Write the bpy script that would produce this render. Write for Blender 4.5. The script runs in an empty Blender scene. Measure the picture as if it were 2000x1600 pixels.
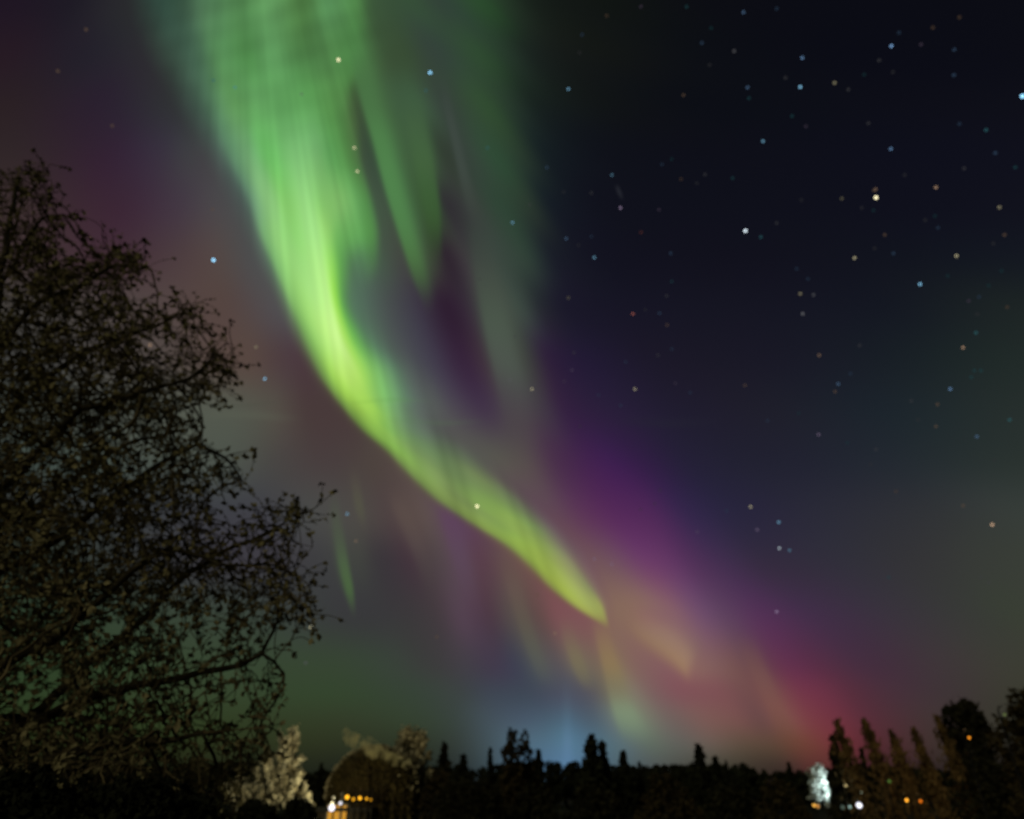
import bpy, math, random
import numpy as np
from mathutils import Vector, Matrix

random.seed(7)
RNG = np.random.default_rng(7)
scene = bpy.context.scene
COL = scene.collection
R = math.radians

# ------------------------------------------------------------------ camera
F = 1333.33                      # focal length in pixels of the 2000 px wide photograph (24 mm lens)
HORIZON = 1540.0
PITCH = math.atan((HORIZON - 800) / F)
CAM = Vector((0, 0, 6.0))
cam_data = bpy.data.cameras.new('camera')
cam = bpy.data.objects.new('camera', cam_data)
COL.objects.link(cam)
cam.location = CAM
cam.rotation_euler = (math.pi / 2 + PITCH, 0, 0)
cam_data.sensor_width = 36
cam_data.lens = 24
cam_data.clip_start = 0.05
cam_data.clip_end = 6000
cam_data.dof.use_dof = True
cam_data.dof.focus_distance = 2.5
cam_data.dof.aperture_fstop = 1.45
scene.camera = cam

# ------------------------------------------------------------------ world, night light
world = bpy.data.worlds.new('World')
scene.world = world
world.use_nodes = True
wn = world.node_tree.nodes
wn.clear()
wo = wn.new('ShaderNodeOutputWorld')
wb = wn.new('ShaderNodeBackground')
ws = wn.new('ShaderNodeTexSky')
ws.sky_type = 'NISHITA'
ws.sun_disc = False
ws.sun_elevation = R(-8)
ws.sun_rotation = R(160)
wb.inputs['Strength'].default_value = 0.05
world.node_tree.links.new(ws.outputs[0], wb.inputs['Color'])
world.node_tree.links.new(wb.outputs[0], wo.inputs['Surface'])

fill_sun_data = bpy.data.lights.new('sun', 'SUN')  # added warm fill from behind the camera, standing for unseen house lights
fill_sun_data.energy = 0.42
fill_sun_data.angle = R(12)
fill_sun_data.color = (1.0, 0.93, 0.58)
fill_sun = bpy.data.objects.new('sun', fill_sun_data)
COL.objects.link(fill_sun)
fill_sun.rotation_euler = (R(62), 0, R(-28))

scene.view_settings.view_transform = 'Standard'
scene.view_settings.look = 'None'
scene.view_settings.exposure = 0
scene.view_settings.gamma = 1
scene.render.engine = 'CYCLES'
cy = scene.cycles
cy.max_bounces = 5
cy.diffuse_bounces = 2
cy.glossy_bounces = 1
cy.transparent_max_bounces = 32
cy.volume_bounces = 1
cy.use_denoising = True
cy.use_adaptive_sampling = False

# ------------------------------------------------------------------ helpers
SP, CP = math.sin(PITCH), math.cos(PITCH)

def direction(px, py):
    x = (px - 1000) / F
    v = (800 - py) / F
    return Vector((x, CP - v * SP, SP + v * CP))

def at(px, py, Y):
    d = direction(px, py)
    return CAM + d * (Y / d.y)

def on_dome(px, py, rad):
    return CAM + direction(px, py).normalized() * rad

def tag(o, label=None, cat=None, group=None, kind=None):
    if label: o['label'] = label
    if cat: o['category'] = cat
    if group: o['group'] = group
    if kind: o['kind'] = kind
    return o

def empty(name, loc, label, cat, group=None):
    o = bpy.data.objects.new(name, None)
    o.empty_display_size = 0.3
    COL.objects.link(o)
    o.location = loc
    return tag(o, label, cat, group)

def mesh_obj(name, verts, faces, mat=None, parent=None, smooth=False):
    me = bpy.data.meshes.new(name)
    me.from_pydata([tuple(v) for v in verts], [], faces)
    if smooth:
        me.polygons.foreach_set('use_smooth', [True] * len(me.polygons))
    me.update()
    if mat: me.materials.append(mat)
    o = bpy.data.objects.new(name, me)
    COL.objects.link(o)
    if parent: o.parent = parent
    return o

class MB:
    def __init__(s):
        s.v = []; s.f = []
    def box(s, c, d):
        i = len(s.v)
        for dx in (-1, 1):
            for dy in (-1, 1):
                for dz in (-1, 1):
                    s.v.append((c[0] + dx * d[0] / 2, c[1] + dy * d[1] / 2, c[2] + dz * d[2] / 2))
        for q in ((0,1,3,2),(4,6,7,5),(0,4,5,1),(2,3,7,6),(0,2,6,4),(1,5,7,3)):
            s.f.append(tuple(i + k for k in q))
        return s
    def tube(s, pts, rads, n=6, cap=True):
        pts = [Vector(p) for p in pts]
        base = len(s.v)
        prev = None
        for k, p in enumerate(pts):
            a = pts[max(k - 1, 0)]; b = pts[min(k + 1, len(pts) - 1)]
            t = (b - a)
            t = t.normalized() if t.length > 1e-6 else Vector((0, 0, 1))
            if prev is None:
                u = t.orthogonal().normalized()
            else:
                u = prev - t * prev.dot(t)
                u = u.normalized() if u.length > 1e-5 else t.orthogonal().normalized()
            prev = u
            w = t.cross(u)
            for j in range(n):
                an = 2 * math.pi * j / n
                s.v.append(tuple(p + (u * math.cos(an) + w * math.sin(an)) * rads[k]))
        for k in range(len(pts) - 1):
            for j in range(n):
                a = base + k * n + j; b = base + k * n + (j + 1) % n
                s.f.append((a, b, b + n, a + n))
        if cap:
            s.f.append(tuple(base + j for j in reversed(range(n))))
            s.f.append(tuple(base + (len(pts) - 1) * n + j for j in range(n)))
        return s
    def ball(s, c, r, nu=12, nv=8, zs=1.0):
        base = len(s.v)
        for i in range(nv + 1):
            th = math.pi * i / nv
            for j in range(nu):
                ph = 2 * math.pi * j / nu
                s.v.append((c[0] + r * math.sin(th) * math.cos(ph), c[1] + r * math.sin(th) * math.sin(ph), c[2] + r * zs * math.cos(th)))
        for i in range(nv):
            for j in range(nu):
                a = base + i * nu + j; b = base + i * nu + (j + 1) % nu
                s.f.append((a, a + nu, b + nu, b))
        return s
    def build(s, name, mat, parent=None, smooth=False):
        return mesh_obj(name, s.v, s.f, mat, parent, smooth)

def quads(points, size, rng, up_bias=0.0, stretch=1.6):
    """small bent leaf clumps, two triangles each, at the given points"""
    n = len(points)
    P = np.asarray(points, float)
    a = rng.normal(size=(n, 3)); a[:, 2] += up_bias
    a /= np.linalg.norm(a, axis=1)[:, None]
    b = np.cross(a, rng.normal(size=(n, 3)))
    b /= np.linalg.norm(b, axis=1)[:, None] + 1e-9
    c = np.cross(a, b)
    s = (size * rng.uniform(0.6, 1.5, n))[:, None] if np.isscalar(size) else (size * rng.uniform(0.6, 1.5, n))[:, None]
    v = np.empty((n, 4, 3))
    v[:, 0] = P - a * s * stretch * 0.5
    v[:, 1] = P + b * s * 0.5 + c * s * 0.15
    v[:, 2] = P + a * s * stretch * 0.5 + c * s * 0.1
    v[:, 3] = P - b * s * 0.5 + c * s * 0.12
    idx = np.arange(n) * 4
    f = [(int(i), int(i + 1), int(i + 2), int(i + 3)) for i in idx]
    return v.reshape(-1, 3), f

# ------------------------------------------------------------------ materials
def srgb(c):
    c = np.asarray(c, float) / 255.0
    return np.where(c <= 0.04045, c / 12.92, ((c + 0.055) / 1.055) ** 2.4)

def diffuse(name, c1, c2, scale=3.0, rough=0.9, bump=0.0, detail=6, spec=0.2, coords='Object'):
    m = bpy.data.materials.new(name)
    m.use_nodes = True
    nt = m.node_tree
    b = nt.nodes['Principled BSDF']
    b.inputs['Roughness'].default_value = rough
    b.inputs['Specular IOR Level'].default_value = spec
    tc = nt.nodes.new('ShaderNodeTexCoord')
    n = nt.nodes.new('ShaderNodeTexNoise')
    n.inputs['Scale'].default_value = scale
    n.inputs['Detail'].default_value = detail
    n.inputs['Roughness'].default_value = 0.65
    cr = nt.nodes.new('ShaderNodeValToRGB')
    cr.color_ramp.elements[0].position = 0.36
    cr.color_ramp.elements[1].position = 0.64
    cr.color_ramp.elements[0].color = (*c1, 1)
    cr.color_ramp.elements[1].color = (*c2, 1)
    nt.links.new(tc.outputs[coords], n.inputs['Vector'])
    nt.links.new(n.outputs['Fac'], cr.inputs['Fac'])
    nt.links.new(cr.outputs['Color'], b.inputs['Base Color'])
    if bump:
        bp = nt.nodes.new('ShaderNodeBump')
        bp.inputs['Strength'].default_value = bump
        nt.links.new(n.outputs['Fac'], bp.inputs['Height'])
        nt.links.new(bp.outputs['Normal'], b.inputs['Normal'])
    return m

def glow(name, rgb, strength=1.0, light=True):
    m = bpy.data.materials.new(name)
    m.use_nodes = True
    nt = m.node_tree
    nt.nodes.clear()
    o = nt.nodes.new('ShaderNodeOutputMaterial')
    e = nt.nodes.new('ShaderNodeEmission')
    e.inputs['Color'].default_value = (*rgb, 1)
    e.inputs['Strength'].default_value = strength
    nt.links.new(e.outputs[0], o.inputs['Surface'])
    m.cycles.emission_sampling = 'AUTO' if light else 'NONE'
    return m

M = {}
M['bark'] = diffuse('birch_bark', (0.03, 0.024, 0.018), (0.09, 0.075, 0.05), 6, bump=0.4)
M['twig'] = diffuse('twig_bark', (0.06, 0.048, 0.03), (0.24, 0.19, 0.11), 2.5)
M['leaf'] = diffuse('autumn_leaf', (0.12, 0.11, 0.06), (0.40, 0.35, 0.20), 3.5, detail=4)
M['spruce'] = diffuse('spruce_needles', (0.010, 0.012, 0.007), (0.028, 0.03, 0.015), 1.2)
M['dark_leaf'] = diffuse('dark_foliage', (0.012, 0.012, 0.007), (0.04, 0.036, 0.018), 1.5)
M['brown_leaf'] = diffuse('brown_foliage', (0.03, 0.024, 0.012), (0.07, 0.05, 0.022), 1.5)
M['frost'] = diffuse('hoarfrost', (0.25, 0.22, 0.14), (0.72, 0.70, 0.58), 2.2, rough=0.7)
M['frost_white'] = diffuse('white_hoarfrost', (0.45, 0.52, 0.5), (0.8, 0.84, 0.82), 2.0, rough=0.6)
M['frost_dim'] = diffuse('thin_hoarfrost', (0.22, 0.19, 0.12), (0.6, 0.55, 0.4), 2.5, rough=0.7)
M['willow'] = diffuse('drooping_leaf', (0.016, 0.012, 0.005), (0.075, 0.06, 0.024), .9)
M['poplar'] = diffuse('poplar_leaf', (0.06, 0.04, 0.018), (0.22, 0.14, 0.06), .9)
M['trunk'] = diffuse('tree_bark', (0.015, 0.012, 0.009), (0.04, 0.032, 0.022), 5, bump=0.3)
M['ground'] = diffuse('dark_meadow', (0.012, 0.014, 0.008), (0.03, 0.03, 0.016), 0.08, bump=0.2)
M['metal'] = diffuse('painted_steel', (0.008, 0.008, 0.009), (0.015, 0.015, 0.016), 8, rough=0.5)
M['wall'] = diffuse('dark_timber_wall', (0.02, 0.016, 0.012), (0.035, 0.028, 0.02), 4)
M['roof'] = diffuse('dark_roof', (0.012, 0.012, 0.013), (0.022, 0.022, 0.023), 6)
M['frame'] = diffuse('window_frame_paint', (0.15, 0.14, 0.12), (0.2, 0.19, 0.17), 6)

# ------------------------------------------------------------------ the night sky: colours by azimuth and elevation
VPX, VPY = 450.0, -600.0           # where the auroral rays converge, on the sky

def pchip(xs, ys, xq):
    """monotone cubic through (xs, ys[:, c])"""
    xs = np.asarray(xs, float); ys = np.asarray(ys, float)
    h = np.diff(xs); d = np.diff(ys, axis=0) / h[:, None]
    m = np.zeros_like(ys)
    m[1:-1] = np.where(d[:-1] * d[1:] > 0, 2 * d[:-1] * d[1:] / (d[:-1] + d[1:] + 1e-12), 0)
    m[0] = d[0]; m[-1] = d[-1]
    xq = np.clip(xq, xs[0], xs[-1])
    k = np.clip(np.searchsorted(xs, xq, side='right') - 1, 0, len(xs) - 2)
    t = ((xq - xs[k]) / h[k])[:, None]
    hk = h[k][:, None]
    return ((1 + 2 * t) * (1 - t) ** 2 * ys[k] + t * (1 - t) ** 2 * hk * m[k]
            + t * t * (3 - 2 * t) * ys[k + 1] + t * t * (t - 1) * hk * m[k + 1])

SKY = {
-60: [(-200,(30,20,30)),(0,(30,21,33)),(130,(29,26,35)),(250,(38,39,42)),(700,(54,74,52)),(800,(54,76,54)),(870,(48,66,52)),(930,(42,70,44)),(985,(34,52,36)),(1040,(23,30,25)),(1200,(15,19,17)),(1400,(12,13,18)),(1700,(11,12,19)),(2200,(12,13,20))],
0: [(-200,(30,20,30)),(0,(31,22,34)),(130,(30,26,36)),(230,(40,40,44)),(700,(56,76,54)),(800,(54,78,56)),(860,(50,66,56)),(930,(44,74,46)),(985,(36,54,38)),(1040,(24,32,26)),(1100,(19,24,21)),(1200,(16,20,18)),(1400,(12,13,19)),(1700,(11,12,20)),(2200,(12,13,20))],
100: [(-200,(38,26,34)),(0,(38,26,35)),(150,(35,31,41)),(300,(45,45,48)),(700,(58,76,52)),(780,(56,76,52)),(850,(52,66,58)),(925,(48,74,50)),(985,(38,56,42)),(1040,(26,34,30)),(1110,(21,25,23)),(1200,(18,21,20)),(1400,(12,14,20)),(1700,(11,12,21)),(2200,(13,14,21))],
200: [(-200,(44,32,36)),(0,(42,32,36)),(180,(42,32,46)),(340,(48,50,52)),(680,(60,78,54)),(710,(60,78,54)),(770,(62,88,62)),(810,(62,90,64)),(870,(54,66,58)),(940,(50,76,50)),(990,(40,58,44)),(1050,(24,33,30)),(1200,(16,19,21)),(1400,(12,14,21)),(1700,(13,14,23)),(2200,(15,16,24))],
300: [(-200,(50,38,40)),(0,(48,38,40)),(200,(50,34,50)),(310,(56,48,62)),(370,(62,62,66)),(420,(66,66,68)),(700,(62,78,60)),(730,(56,74,58)),(790,(62,88,60)),(830,(62,90,60)),(870,(50,60,50)),(910,(54,66,58)),(960,(48,74,54)),(1010,(42,60,46)),(1070,(21,29,33)),(1200,(15,17,25)),(1400,(14,15,24)),(1700,(14,15,26)),(2200,(17,18,28))],
400: [(-200,(60,44,46)),(0,(58,46,46)),(220,(58,38,52)),(340,(66,54,66)),(430,(74,72,74)),(480,(72,76,76)),(740,(66,84,66)),(765,(62,74,62)),(800,(60,84,58)),(845,(54,80,50)),(872,(48,46,50)),(920,(56,62,58)),(970,(48,68,54)),(1030,(42,56,46)),(1080,(21,27,35)),(1200,(16,17,27)),(1400,(15,16,26)),(1700,(15,16,27)),(2200,(19,20,29))],
500: [(-200,(66,54,54)),(0,(66,54,54)),(220,(66,46,54)),(330,(74,58,62)),(420,(82,70,68)),(500,(76,78,78)),(690,(80,108,88)),(740,(70,88,72)),(790,(66,70,64)),(840,(60,68,56)),(870,(46,36,46)),(910,(60,58,60)),(960,(58,70,62)),(1020,(50,66,56)),(1085,(25,28,38)),(1200,(18,18,30)),(1400,(17,17,28)),(1700,(17,19,29)),(2000,(20,24,32)),(2200,(22,26,33))],
600: [(-200,(70,64,62)),(0,(70,66,62)),(300,(80,68,66)),(430,(84,68,64)),(540,(80,78,80)),(690,(86,116,94)),(720,(80,100,88)),(760,(72,78,78)),(810,(62,58,70)),(875,(46,30,48)),(905,(52,40,54)),(960,(68,76,68)),(1010,(62,74,66)),(1060,(36,38,46)),(1110,(26,24,40)),(1250,(22,21,35)),(1450,(21,21,33)),(1700,(20,23,33)),(2000,(29,36,36)),(2200,(31,38,37))],
700: [(-200,(70,70,66)),(0,(70,70,68)),(300,(78,70,66)),(480,(86,70,64)),(560,(76,60,64)),(600,(74,56,62)),(720,(86,110,88)),(780,(78,84,84)),(840,(66,62,76)),(905,(54,36,58)),(940,(62,48,60)),(985,(72,80,72)),(1030,(60,62,60)),(1075,(44,30,56)),(1150,(33,26,50)),(1300,(27,24,39)),(1450,(25,24,37)),(1700,(24,29,37)),(2000,(33,42,40)),(2200,(36,44,42))],
800: [(-200,(68,76,70)),(0,(70,76,70)),(430,(82,86,76)),(530,(82,78,70)),(610,(72,58,58)),(680,(72,58,58)),(780,(92,100,88)),(830,(90,98,90)),(890,(76,70,80)),(945,(66,52,72)),(1010,(74,68,72)),(1055,(66,58,68)),(1110,(50,32,62)),(1200,(40,30,56)),(1350,(31,28,45)),(1500,(30,30,42)),(1700,(28,35,43)),(2000,(38,46,44)),(2200,(40,48,46))],
900: [(-200,(62,70,64)),(0,(62,72,66)),(430,(76,82,74)),(550,(72,68,66)),(640,(72,62,62)),(720,(76,66,62)),(800,(84,72,70)),(920,(88,88,80)),(1020,(86,78,76)),(1090,(72,46,74)),(1180,(62,32,78)),(1250,(50,30,68)),(1350,(36,32,54)),(1500,(33,33,48)),(1700,(34,39,48)),(2000,(42,50,47)),(2200,(44,52,48))],
1000: [(-200,(50,54,54)),(0,(52,56,54)),(500,(62,62,68)),(620,(72,72,70)),(700,(76,72,68)),(760,(78,66,66)),(830,(92,78,76)),(890,(92,66,90)),(940,(92,66,80)),(1000,(96,74,84)),(1070,(96,72,84)),(1140,(90,52,86)),(1200,(84,42,88)),(1265,(78,40,86)),(1350,(50,38,72)),(1450,(40,37,59)),(1600,(42,42,55)),(1800,(47,49,53)),(2000,(54,60,56)),(2200,(54,62,56))],
1100: [(-200,(44,54,44)),(0,(46,56,46)),(500,(60,58,64)),(620,(60,60,62)),(700,(64,66,62)),(740,(58,54,58)),(800,(66,52,60)),(860,(80,68,72)),(900,(90,70,84)),(940,(88,62,74)),(1000,(102,80,76)),(1060,(110,78,78)),(1120,(114,86,84)),(1190,(112,82,92)),(1260,(108,62,102)),(1310,(98,56,98)),(1350,(82,50,88)),(1420,(64,46,76)),(1500,(52,43,62)),(1650,(49,47,58)),(1800,(52,52,54)),(1960,(56,60,54)),(2200,(58,64,54))],
1200: [(-200,(44,60,42)),(0,(46,62,44)),(450,(56,66,56)),(600,(56,60,58)),(700,(56,56,58)),(780,(58,56,58)),(850,(66,58,62)),(905,(84,66,80)),(950,(76,56,68)),(1010,(88,78,74)),(1050,(96,74,72)),(1090,(122,80,84)),(1140,(124,84,86)),(1200,(132,104,90)),(1260,(138,108,94)),(1310,(134,98,102)),(1360,(114,80,106)),(1420,(92,64,92)),(1500,(80,48,82)),(1600,(64,46,70)),(1750,(57,51,60)),(1900,(56,58,54)),(2000,(57,62,52)),(2200,(58,62,52))],
1300: [(-200,(42,60,36)),(0,(44,62,38)),(450,(54,68,48)),(650,(54,68,50)),(760,(56,66,56)),(850,(60,60,60)),(910,(66,62,70)),(960,(66,58,74)),(1010,(62,64,80)),(1060,(84,86,84)),(1090,(86,80,86)),(1130,(112,104,88)),(1165,(114,98,86)),(1200,(132,114,88)),(1240,(128,98,92)),(1300,(130,92,94)),(1340,(138,104,96)),(1390,(128,94,92)),(1440,(114,80,80)),(1480,(102,68,76)),(1535,(98,50,76)),(1600,(86,46,68)),(1700,(68,46,62)),(1850,(62,54,56)),(2000,(59,60,51)),(2200,(58,60,50))],
1350: [(-200,(42,58,34)),(0,(44,60,36)),(450,(52,66,44)),(650,(52,68,46)),(800,(54,66,54)),(900,(60,66,66)),(960,(62,68,80)),(1020,(62,70,83)),(1080,(72,76,90)),(1110,(77,80,94)),(1150,(84,82,90)),(1190,(112,106,88)),(1230,(126,118,102)),(1270,(122,96,94)),(1330,(126,82,88)),(1400,(124,80,84)),(1460,(112,76,76)),(1510,(116,74,74)),(1565,(112,54,72)),(1610,(104,50,68)),(1670,(84,46,60)),(1750,(70,48,58)),(1850,(62,52,54)),(2000,(58,58,48)),(2200,(56,56,46))],
1400: [(-200,(40,54,28)),(0,(42,56,30)),(450,(48,60,36)),(650,(50,60,40)),(800,(52,64,48)),(880,(56,66,60)),(950,(66,78,86)),(1020,(70,84,100)),(1070,(72,90,106)),(1110,(76,98,116)),(1150,(76,90,104)),(1190,(98,110,110)),(1225,(124,138,112)),(1260,(116,120,104)),(1310,(112,96,92)),(1380,(122,88,84)),(1440,(118,80,78)),(1480,(104,72,72)),(1530,(124,80,74)),(1580,(118,60,68)),(1640,(106,50,62)),(1700,(84,46,56)),(1850,(62,52,50)),(2000,(54,54,44)),(2200,(52,52,42))],
1450: [(-200,(34,42,20)),(0,(36,44,22)),(450,(42,50,28)),(650,(44,50,32)),(800,(44,52,38)),(880,(50,58,52)),(950,(64,78,84)),(1020,(78,102,118)),(1075,(80,110,130)),(1110,(84,120,144)),(1160,(78,106,124)),(1220,(90,108,112)),(1260,(96,108,98)),(1320,(96,96,90)),(1390,(104,88,80)),(1450,(94,76,64)),(1500,(92,70,58)),(1560,(108,66,54)),(1630,(112,52,56)),(1700,(84,42,48)),(1850,(58,48,44)),(2000,(48,46,38)),(2200,(46,44,36))],
1500: [(-200,(22,26,14)),(0,(24,28,16)),(450,(32,36,22)),(650,(32,36,26)),(800,(32,38,30)),(880,(38,44,42)),(950,(56,70,76)),(1020,(76,102,122)),(1075,(80,112,140)),(1110,(86,120,152)),(1160,(76,102,124)),(1220,(76,92,98)),(1280,(76,82,82)),(1340,(72,72,66)),(1430,(62,58,48)),(1520,(58,46,40)),(1600,(86,46,44)),(1650,(82,42,44)),(1720,(60,34,38)),(1850,(44,36,34)),(2000,(36,32,28)),(2200,(34,30,26))],
1580: [(-200,(10,12,8)),(450,(14,16,12)),(880,(20,24,24)),(1020,(30,40,48)),(1100,(34,46,56)),(1220,(30,36,38)),(1430,(26,24,20)),(1620,(36,20,20)),(1850,(20,16,16)),(2200,(16,14,12))],
}
SKY_Y = sorted(SKY)
TH = np.linspace(-1.6, 2.8, 2400)
ROWS = []
for y in SKY_Y:
    xs = [VPX + (s[0] - VPX) for s in SKY[y]]
    th = [(x - VPX) / (y - VPY) for x in xs]
    ROWS.append(pchip(th, np.array([s[1] for s in SKY[y]], float), TH))
ROWS = np.array(ROWS)                                   # rows, theta, rgb

def smooth_axis1(a, k):
    ker = np.hanning(k + 2)[1:-1]; ker /= ker.sum()
    pad = k // 2
    b = np.concatenate([np.repeat(a[:, :1], pad, 1), a, np.repeat(a[:, -1:], pad, 1)], 1)
    out = np.zeros_like(a)
    for i, w in enumerate(ker):
        out += w * b[:, i:i + a.shape[1]]
    return out
ROWS = smooth_axis1(ROWS, 15)
YQ = np.arange(-60, 1581, 5)
flat = pchip(np.array(SKY_Y, float), ROWS.reshape(len(SKY_Y), -1), YQ.astype(float))
TABLE = flat.reshape(len(YQ), len(TH), 3)
ker = np.hanning(13)[1:-1]; ker /= ker.sum()
padt = np.concatenate([np.repeat(TABLE[:1], 5, 0), TABLE, np.repeat(TABLE[-1:], 5, 0)], 0)
TABLE = sum(w * padt[i:i + len(YQ)] for i, w in enumerate(ker))

def sky_colour(px, py):
    """sRGB 0-255 at arrays of sky positions (bilinear in the ray table)"""
    py = np.clip(py, -60, 1580)
    th = np.clip((px - VPX) / (py - VPY), TH[0], TH[-1] - 1e-6)
    fi = np.clip((py + 60) / 5, 0, len(YQ) - 1.001); i = fi.astype(int); fi = (fi - i)[..., None]
    fj = (th - TH[0]) / (TH[1] - TH[0]); fj = np.clip(fj, 0, len(TH) - 1.001); j = fj.astype(int); fj = (fj - j)[..., None]
    a = TABLE[i, j] * (1 - fj) + TABLE[i, j + 1] * fj
    b = TABLE[i + 1, j] * (1 - fj) + TABLE[i + 1, j + 1] * fj
    return a * (1 - fi) + b * fi

def build_sky():
    rad = 2300.0
    az = np.unique(np.concatenate([np.linspace(-125, -60, 23), np.linspace(-60, 60, 561), np.linspace(60, 125, 23)]))
    el = np.concatenate([[-12, -6, -3], np.linspace(-1.5, 66, 391), [69, 73, 78, 84]])
    A, E = np.meshgrid(np.radians(az), np.radians(el))
    D = np.stack([np.sin(A) * np.cos(E), np.cos(A) * np.cos(E), np.sin(E)], -1)
    V = D * rad + np.array(CAM)
    fw = D[..., 1] * CP + D[..., 2] * SP
    up = -D[..., 1] * SP + D[..., 2] * CP
    f2 = np.maximum(fw, 0.12)
    px = 1000 + F * D[..., 0] / f2
    py = 800 - F * up / f2
    px = np.clip(px, -200, 2200)
    c = sky_colour(px, py)
    back = np.clip((0.45 - fw) / 0.4, 0, 1)[..., None]
    c = c * (1 - back) + np.array([24, 26, 30.]) * back
    lin = srgb(c)
    ny, nx = A.shape
    verts = list(map(tuple, V.reshape(-1, 3)))
    top = len(verts)
    verts.append((CAM.x, CAM.y, CAM.z + rad))
    faces = []
    for i in range(ny - 1):
        r0 = i * nx; r1 = r0 + nx
        for j in range(nx - 1):
            k = j + 1
            faces.append((r0 + j, r1 + j, r1 + k, r0 + k))
    for j in range(nx - 1):
        faces.append(((ny - 1) * nx + j, top, (ny - 1) * nx + j + 1))
    m = bpy.data.materials.new('night_sky')
    m.use_nodes = True
    nt = m.node_tree; nt.nodes.clear()
    o = nt.nodes.new('ShaderNodeOutputMaterial')
    e = nt.nodes.new('ShaderNodeEmission')
    a = nt.nodes.new('ShaderNodeAttribute'); a.attribute_name = 'airglow'
    nt.links.new(a.outputs['Color'], e.inputs['Color'])
    nt.links.new(e.outputs[0], o.inputs['Surface'])
    m.cycles.emission_sampling = 'NONE'
    ob = mesh_obj('sky', verts, faces, m, smooth=True)
    at_ = ob.data.attributes.new('airglow', 'FLOAT_COLOR', 'POINT')
    arr = np.ones((len(verts), 4)); arr[:-1, :3] = lin.reshape(-1, 3); arr[-1, :3] = lin[-1].mean(0)
    at_.data.foreach_set('color', arr.ravel())
    tag(ob, kind='structure')
build_sky()

# ------------------------------------------------------------------ aurora sheets
def aurora_material():
    m = bpy.data.materials.new('aurora_glow')
    m.use_nodes = True
    nt = m.node_tree; nt.nodes.clear()
    o = nt.nodes.new('ShaderNodeOutputMaterial')
    mix = nt.nodes.new('ShaderNodeMixShader')
    t = nt.nodes.new('ShaderNodeBsdfTransparent')
    e = nt.nodes.new('ShaderNodeEmission')
    a = nt.nodes.new('ShaderNodeAttribute'); a.attribute_name = 'aurora'
    nt.links.new(a.outputs['Color'], e.inputs['Color'])
    nt.links.new(a.outputs['Alpha'], mix.inputs['Fac'])
    nt.links.new(t.outputs[0], mix.inputs[1])
    nt.links.new(e.outputs[0], mix.inputs[2])
    nt.links.new(mix.outputs[0], o.inputs['Surface'])
    m.cycles.emission_sampling = 'NONE'
    return m
M['aurora'] = aurora_material()
SHEET_R = [2200.0]

def sheet(name, label, sections, res_u=12, res_v=12, streak=0.0, cat='aurora', group=None, seed=1):
    """curtain of light hung between cross sections; each section: list of (px, py, rgb, alpha)"""
    S = np.array([[[p[0], p[1], *p[2], p[3]] for p in s] for s in sections], float)   # n, m, 6
    n, m_, _ = S.shape
    # arc-length like parameters along v
    mid = S[:, :, :2].mean(1)
    dv = np.concatenate([[0], np.cumsum(np.linalg.norm(np.diff(mid, axis=0), axis=1))])
    nv = max(8, int(dv[-1] / 5))
    vq = np.linspace(0, dv[-1], nv)
    G = pchip(dv, S.reshape(n, -1), vq)
    # positions need a smoother curve than monotone steps
    G = G.reshape(nv, m_, 6)
    uq = np.linspace(0, m_ - 1, (m_ - 1) * res_u + 1)
    out = np.empty((nv, len(uq), 6))
    for i in range(nv):
        out[i] = pchip(np.arange(m_, dtype=float), G[i], uq)
    # soften along v
    k = 9; ke = np.hanning(k + 2)[1:-1]; ke /= ke.sum()
    pad = np.concatenate([np.repeat(out[:1], k // 2, 0), out, np.repeat(out[-1:], k // 2, 0)], 0)
    out = sum(w * pad[i:i + nv] for i, w in enumerate(ke))
    k = 7; ke = np.hanning(k + 2)[1:-1]; ke /= ke.sum()
    pad = np.concatenate([np.repeat(out[:, :1], k // 2, 1), out, np.repeat(out[:, -1:], k // 2, 1)], 1)
    out = sum(w * pad[:, i:i + len(uq)] for i, w in enumerate(ke))
    X, Y = out[..., 0], out[..., 1]
    if streak:
        r = np.random.default_rng(seed)
        th = (X - VPX) / (Y - VPY)
        mod = np.zeros_like(X)
        for fq, am in ((48, 0.4), (105, 0.35), (260, 0.3)):
            ph = r.uniform(0, 6.28)
            mod += am * np.sin(th * fq + ph + 1.5 * np.sin(th * fq * 0.37 + ph * 2) + Y * 0.004)
        topw = np.clip((360 - Y) / 300, 0, 1)
        blot = np.sin(X * .031 + 2 * np.sin(Y * .017)) * np.sin(Y * .036 + 1.7 * np.sin(X * .023)) + .6 * np.sin(X * .07 + Y * .05) * np.sin(Y * .08 - X * .03)
        out[..., 2:5] *= (1 + streak * mod * (1 - .5 * topw) + .055 * topw * blot)[..., None]
    rad = SHEET_R[0]; SHEET_R[0] -= 8
    x = (X - 1000) / F; v = (800 - Y) / F
    D = np.stack([x, CP - v * SP, SP + v * CP], -1)
    D /= np.linalg.norm(D, axis=-1, keepdims=True)
    V = D * rad + np.array(CAM)
    a, b = X.shape
    faces = [(i * b + j, i * b + j + 1, (i + 1) * b + j + 1, (i + 1) * b + j) for i in range(a - 1) for j in range(b - 1)]
    ob = mesh_obj(name, V.reshape(-1, 3), faces, M['aurora'], smooth=True)
    at_ = ob.data.attributes.new('aurora', 'FLOAT_COLOR', 'POINT')
    arr = np.empty((a * b, 4)); arr[:, :3] = srgb(np.clip(out[..., 2:5].reshape(-1, 3), 0, 255)); arr[:, 3] = np.clip(out[..., 5].ravel(), 0, 1) ** 1.65
    at_.data.foreach_set('color', arr.ravel())
    tag(ob, label, cat, group)
    return ob

def rowsec(y, xs, cols, als):
    ys = y if isinstance(y, (list, tuple)) else [y] * len(xs)
    return [(xs[i], ys[i], cols[i], als[i]) for i in range(len(xs))]

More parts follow.
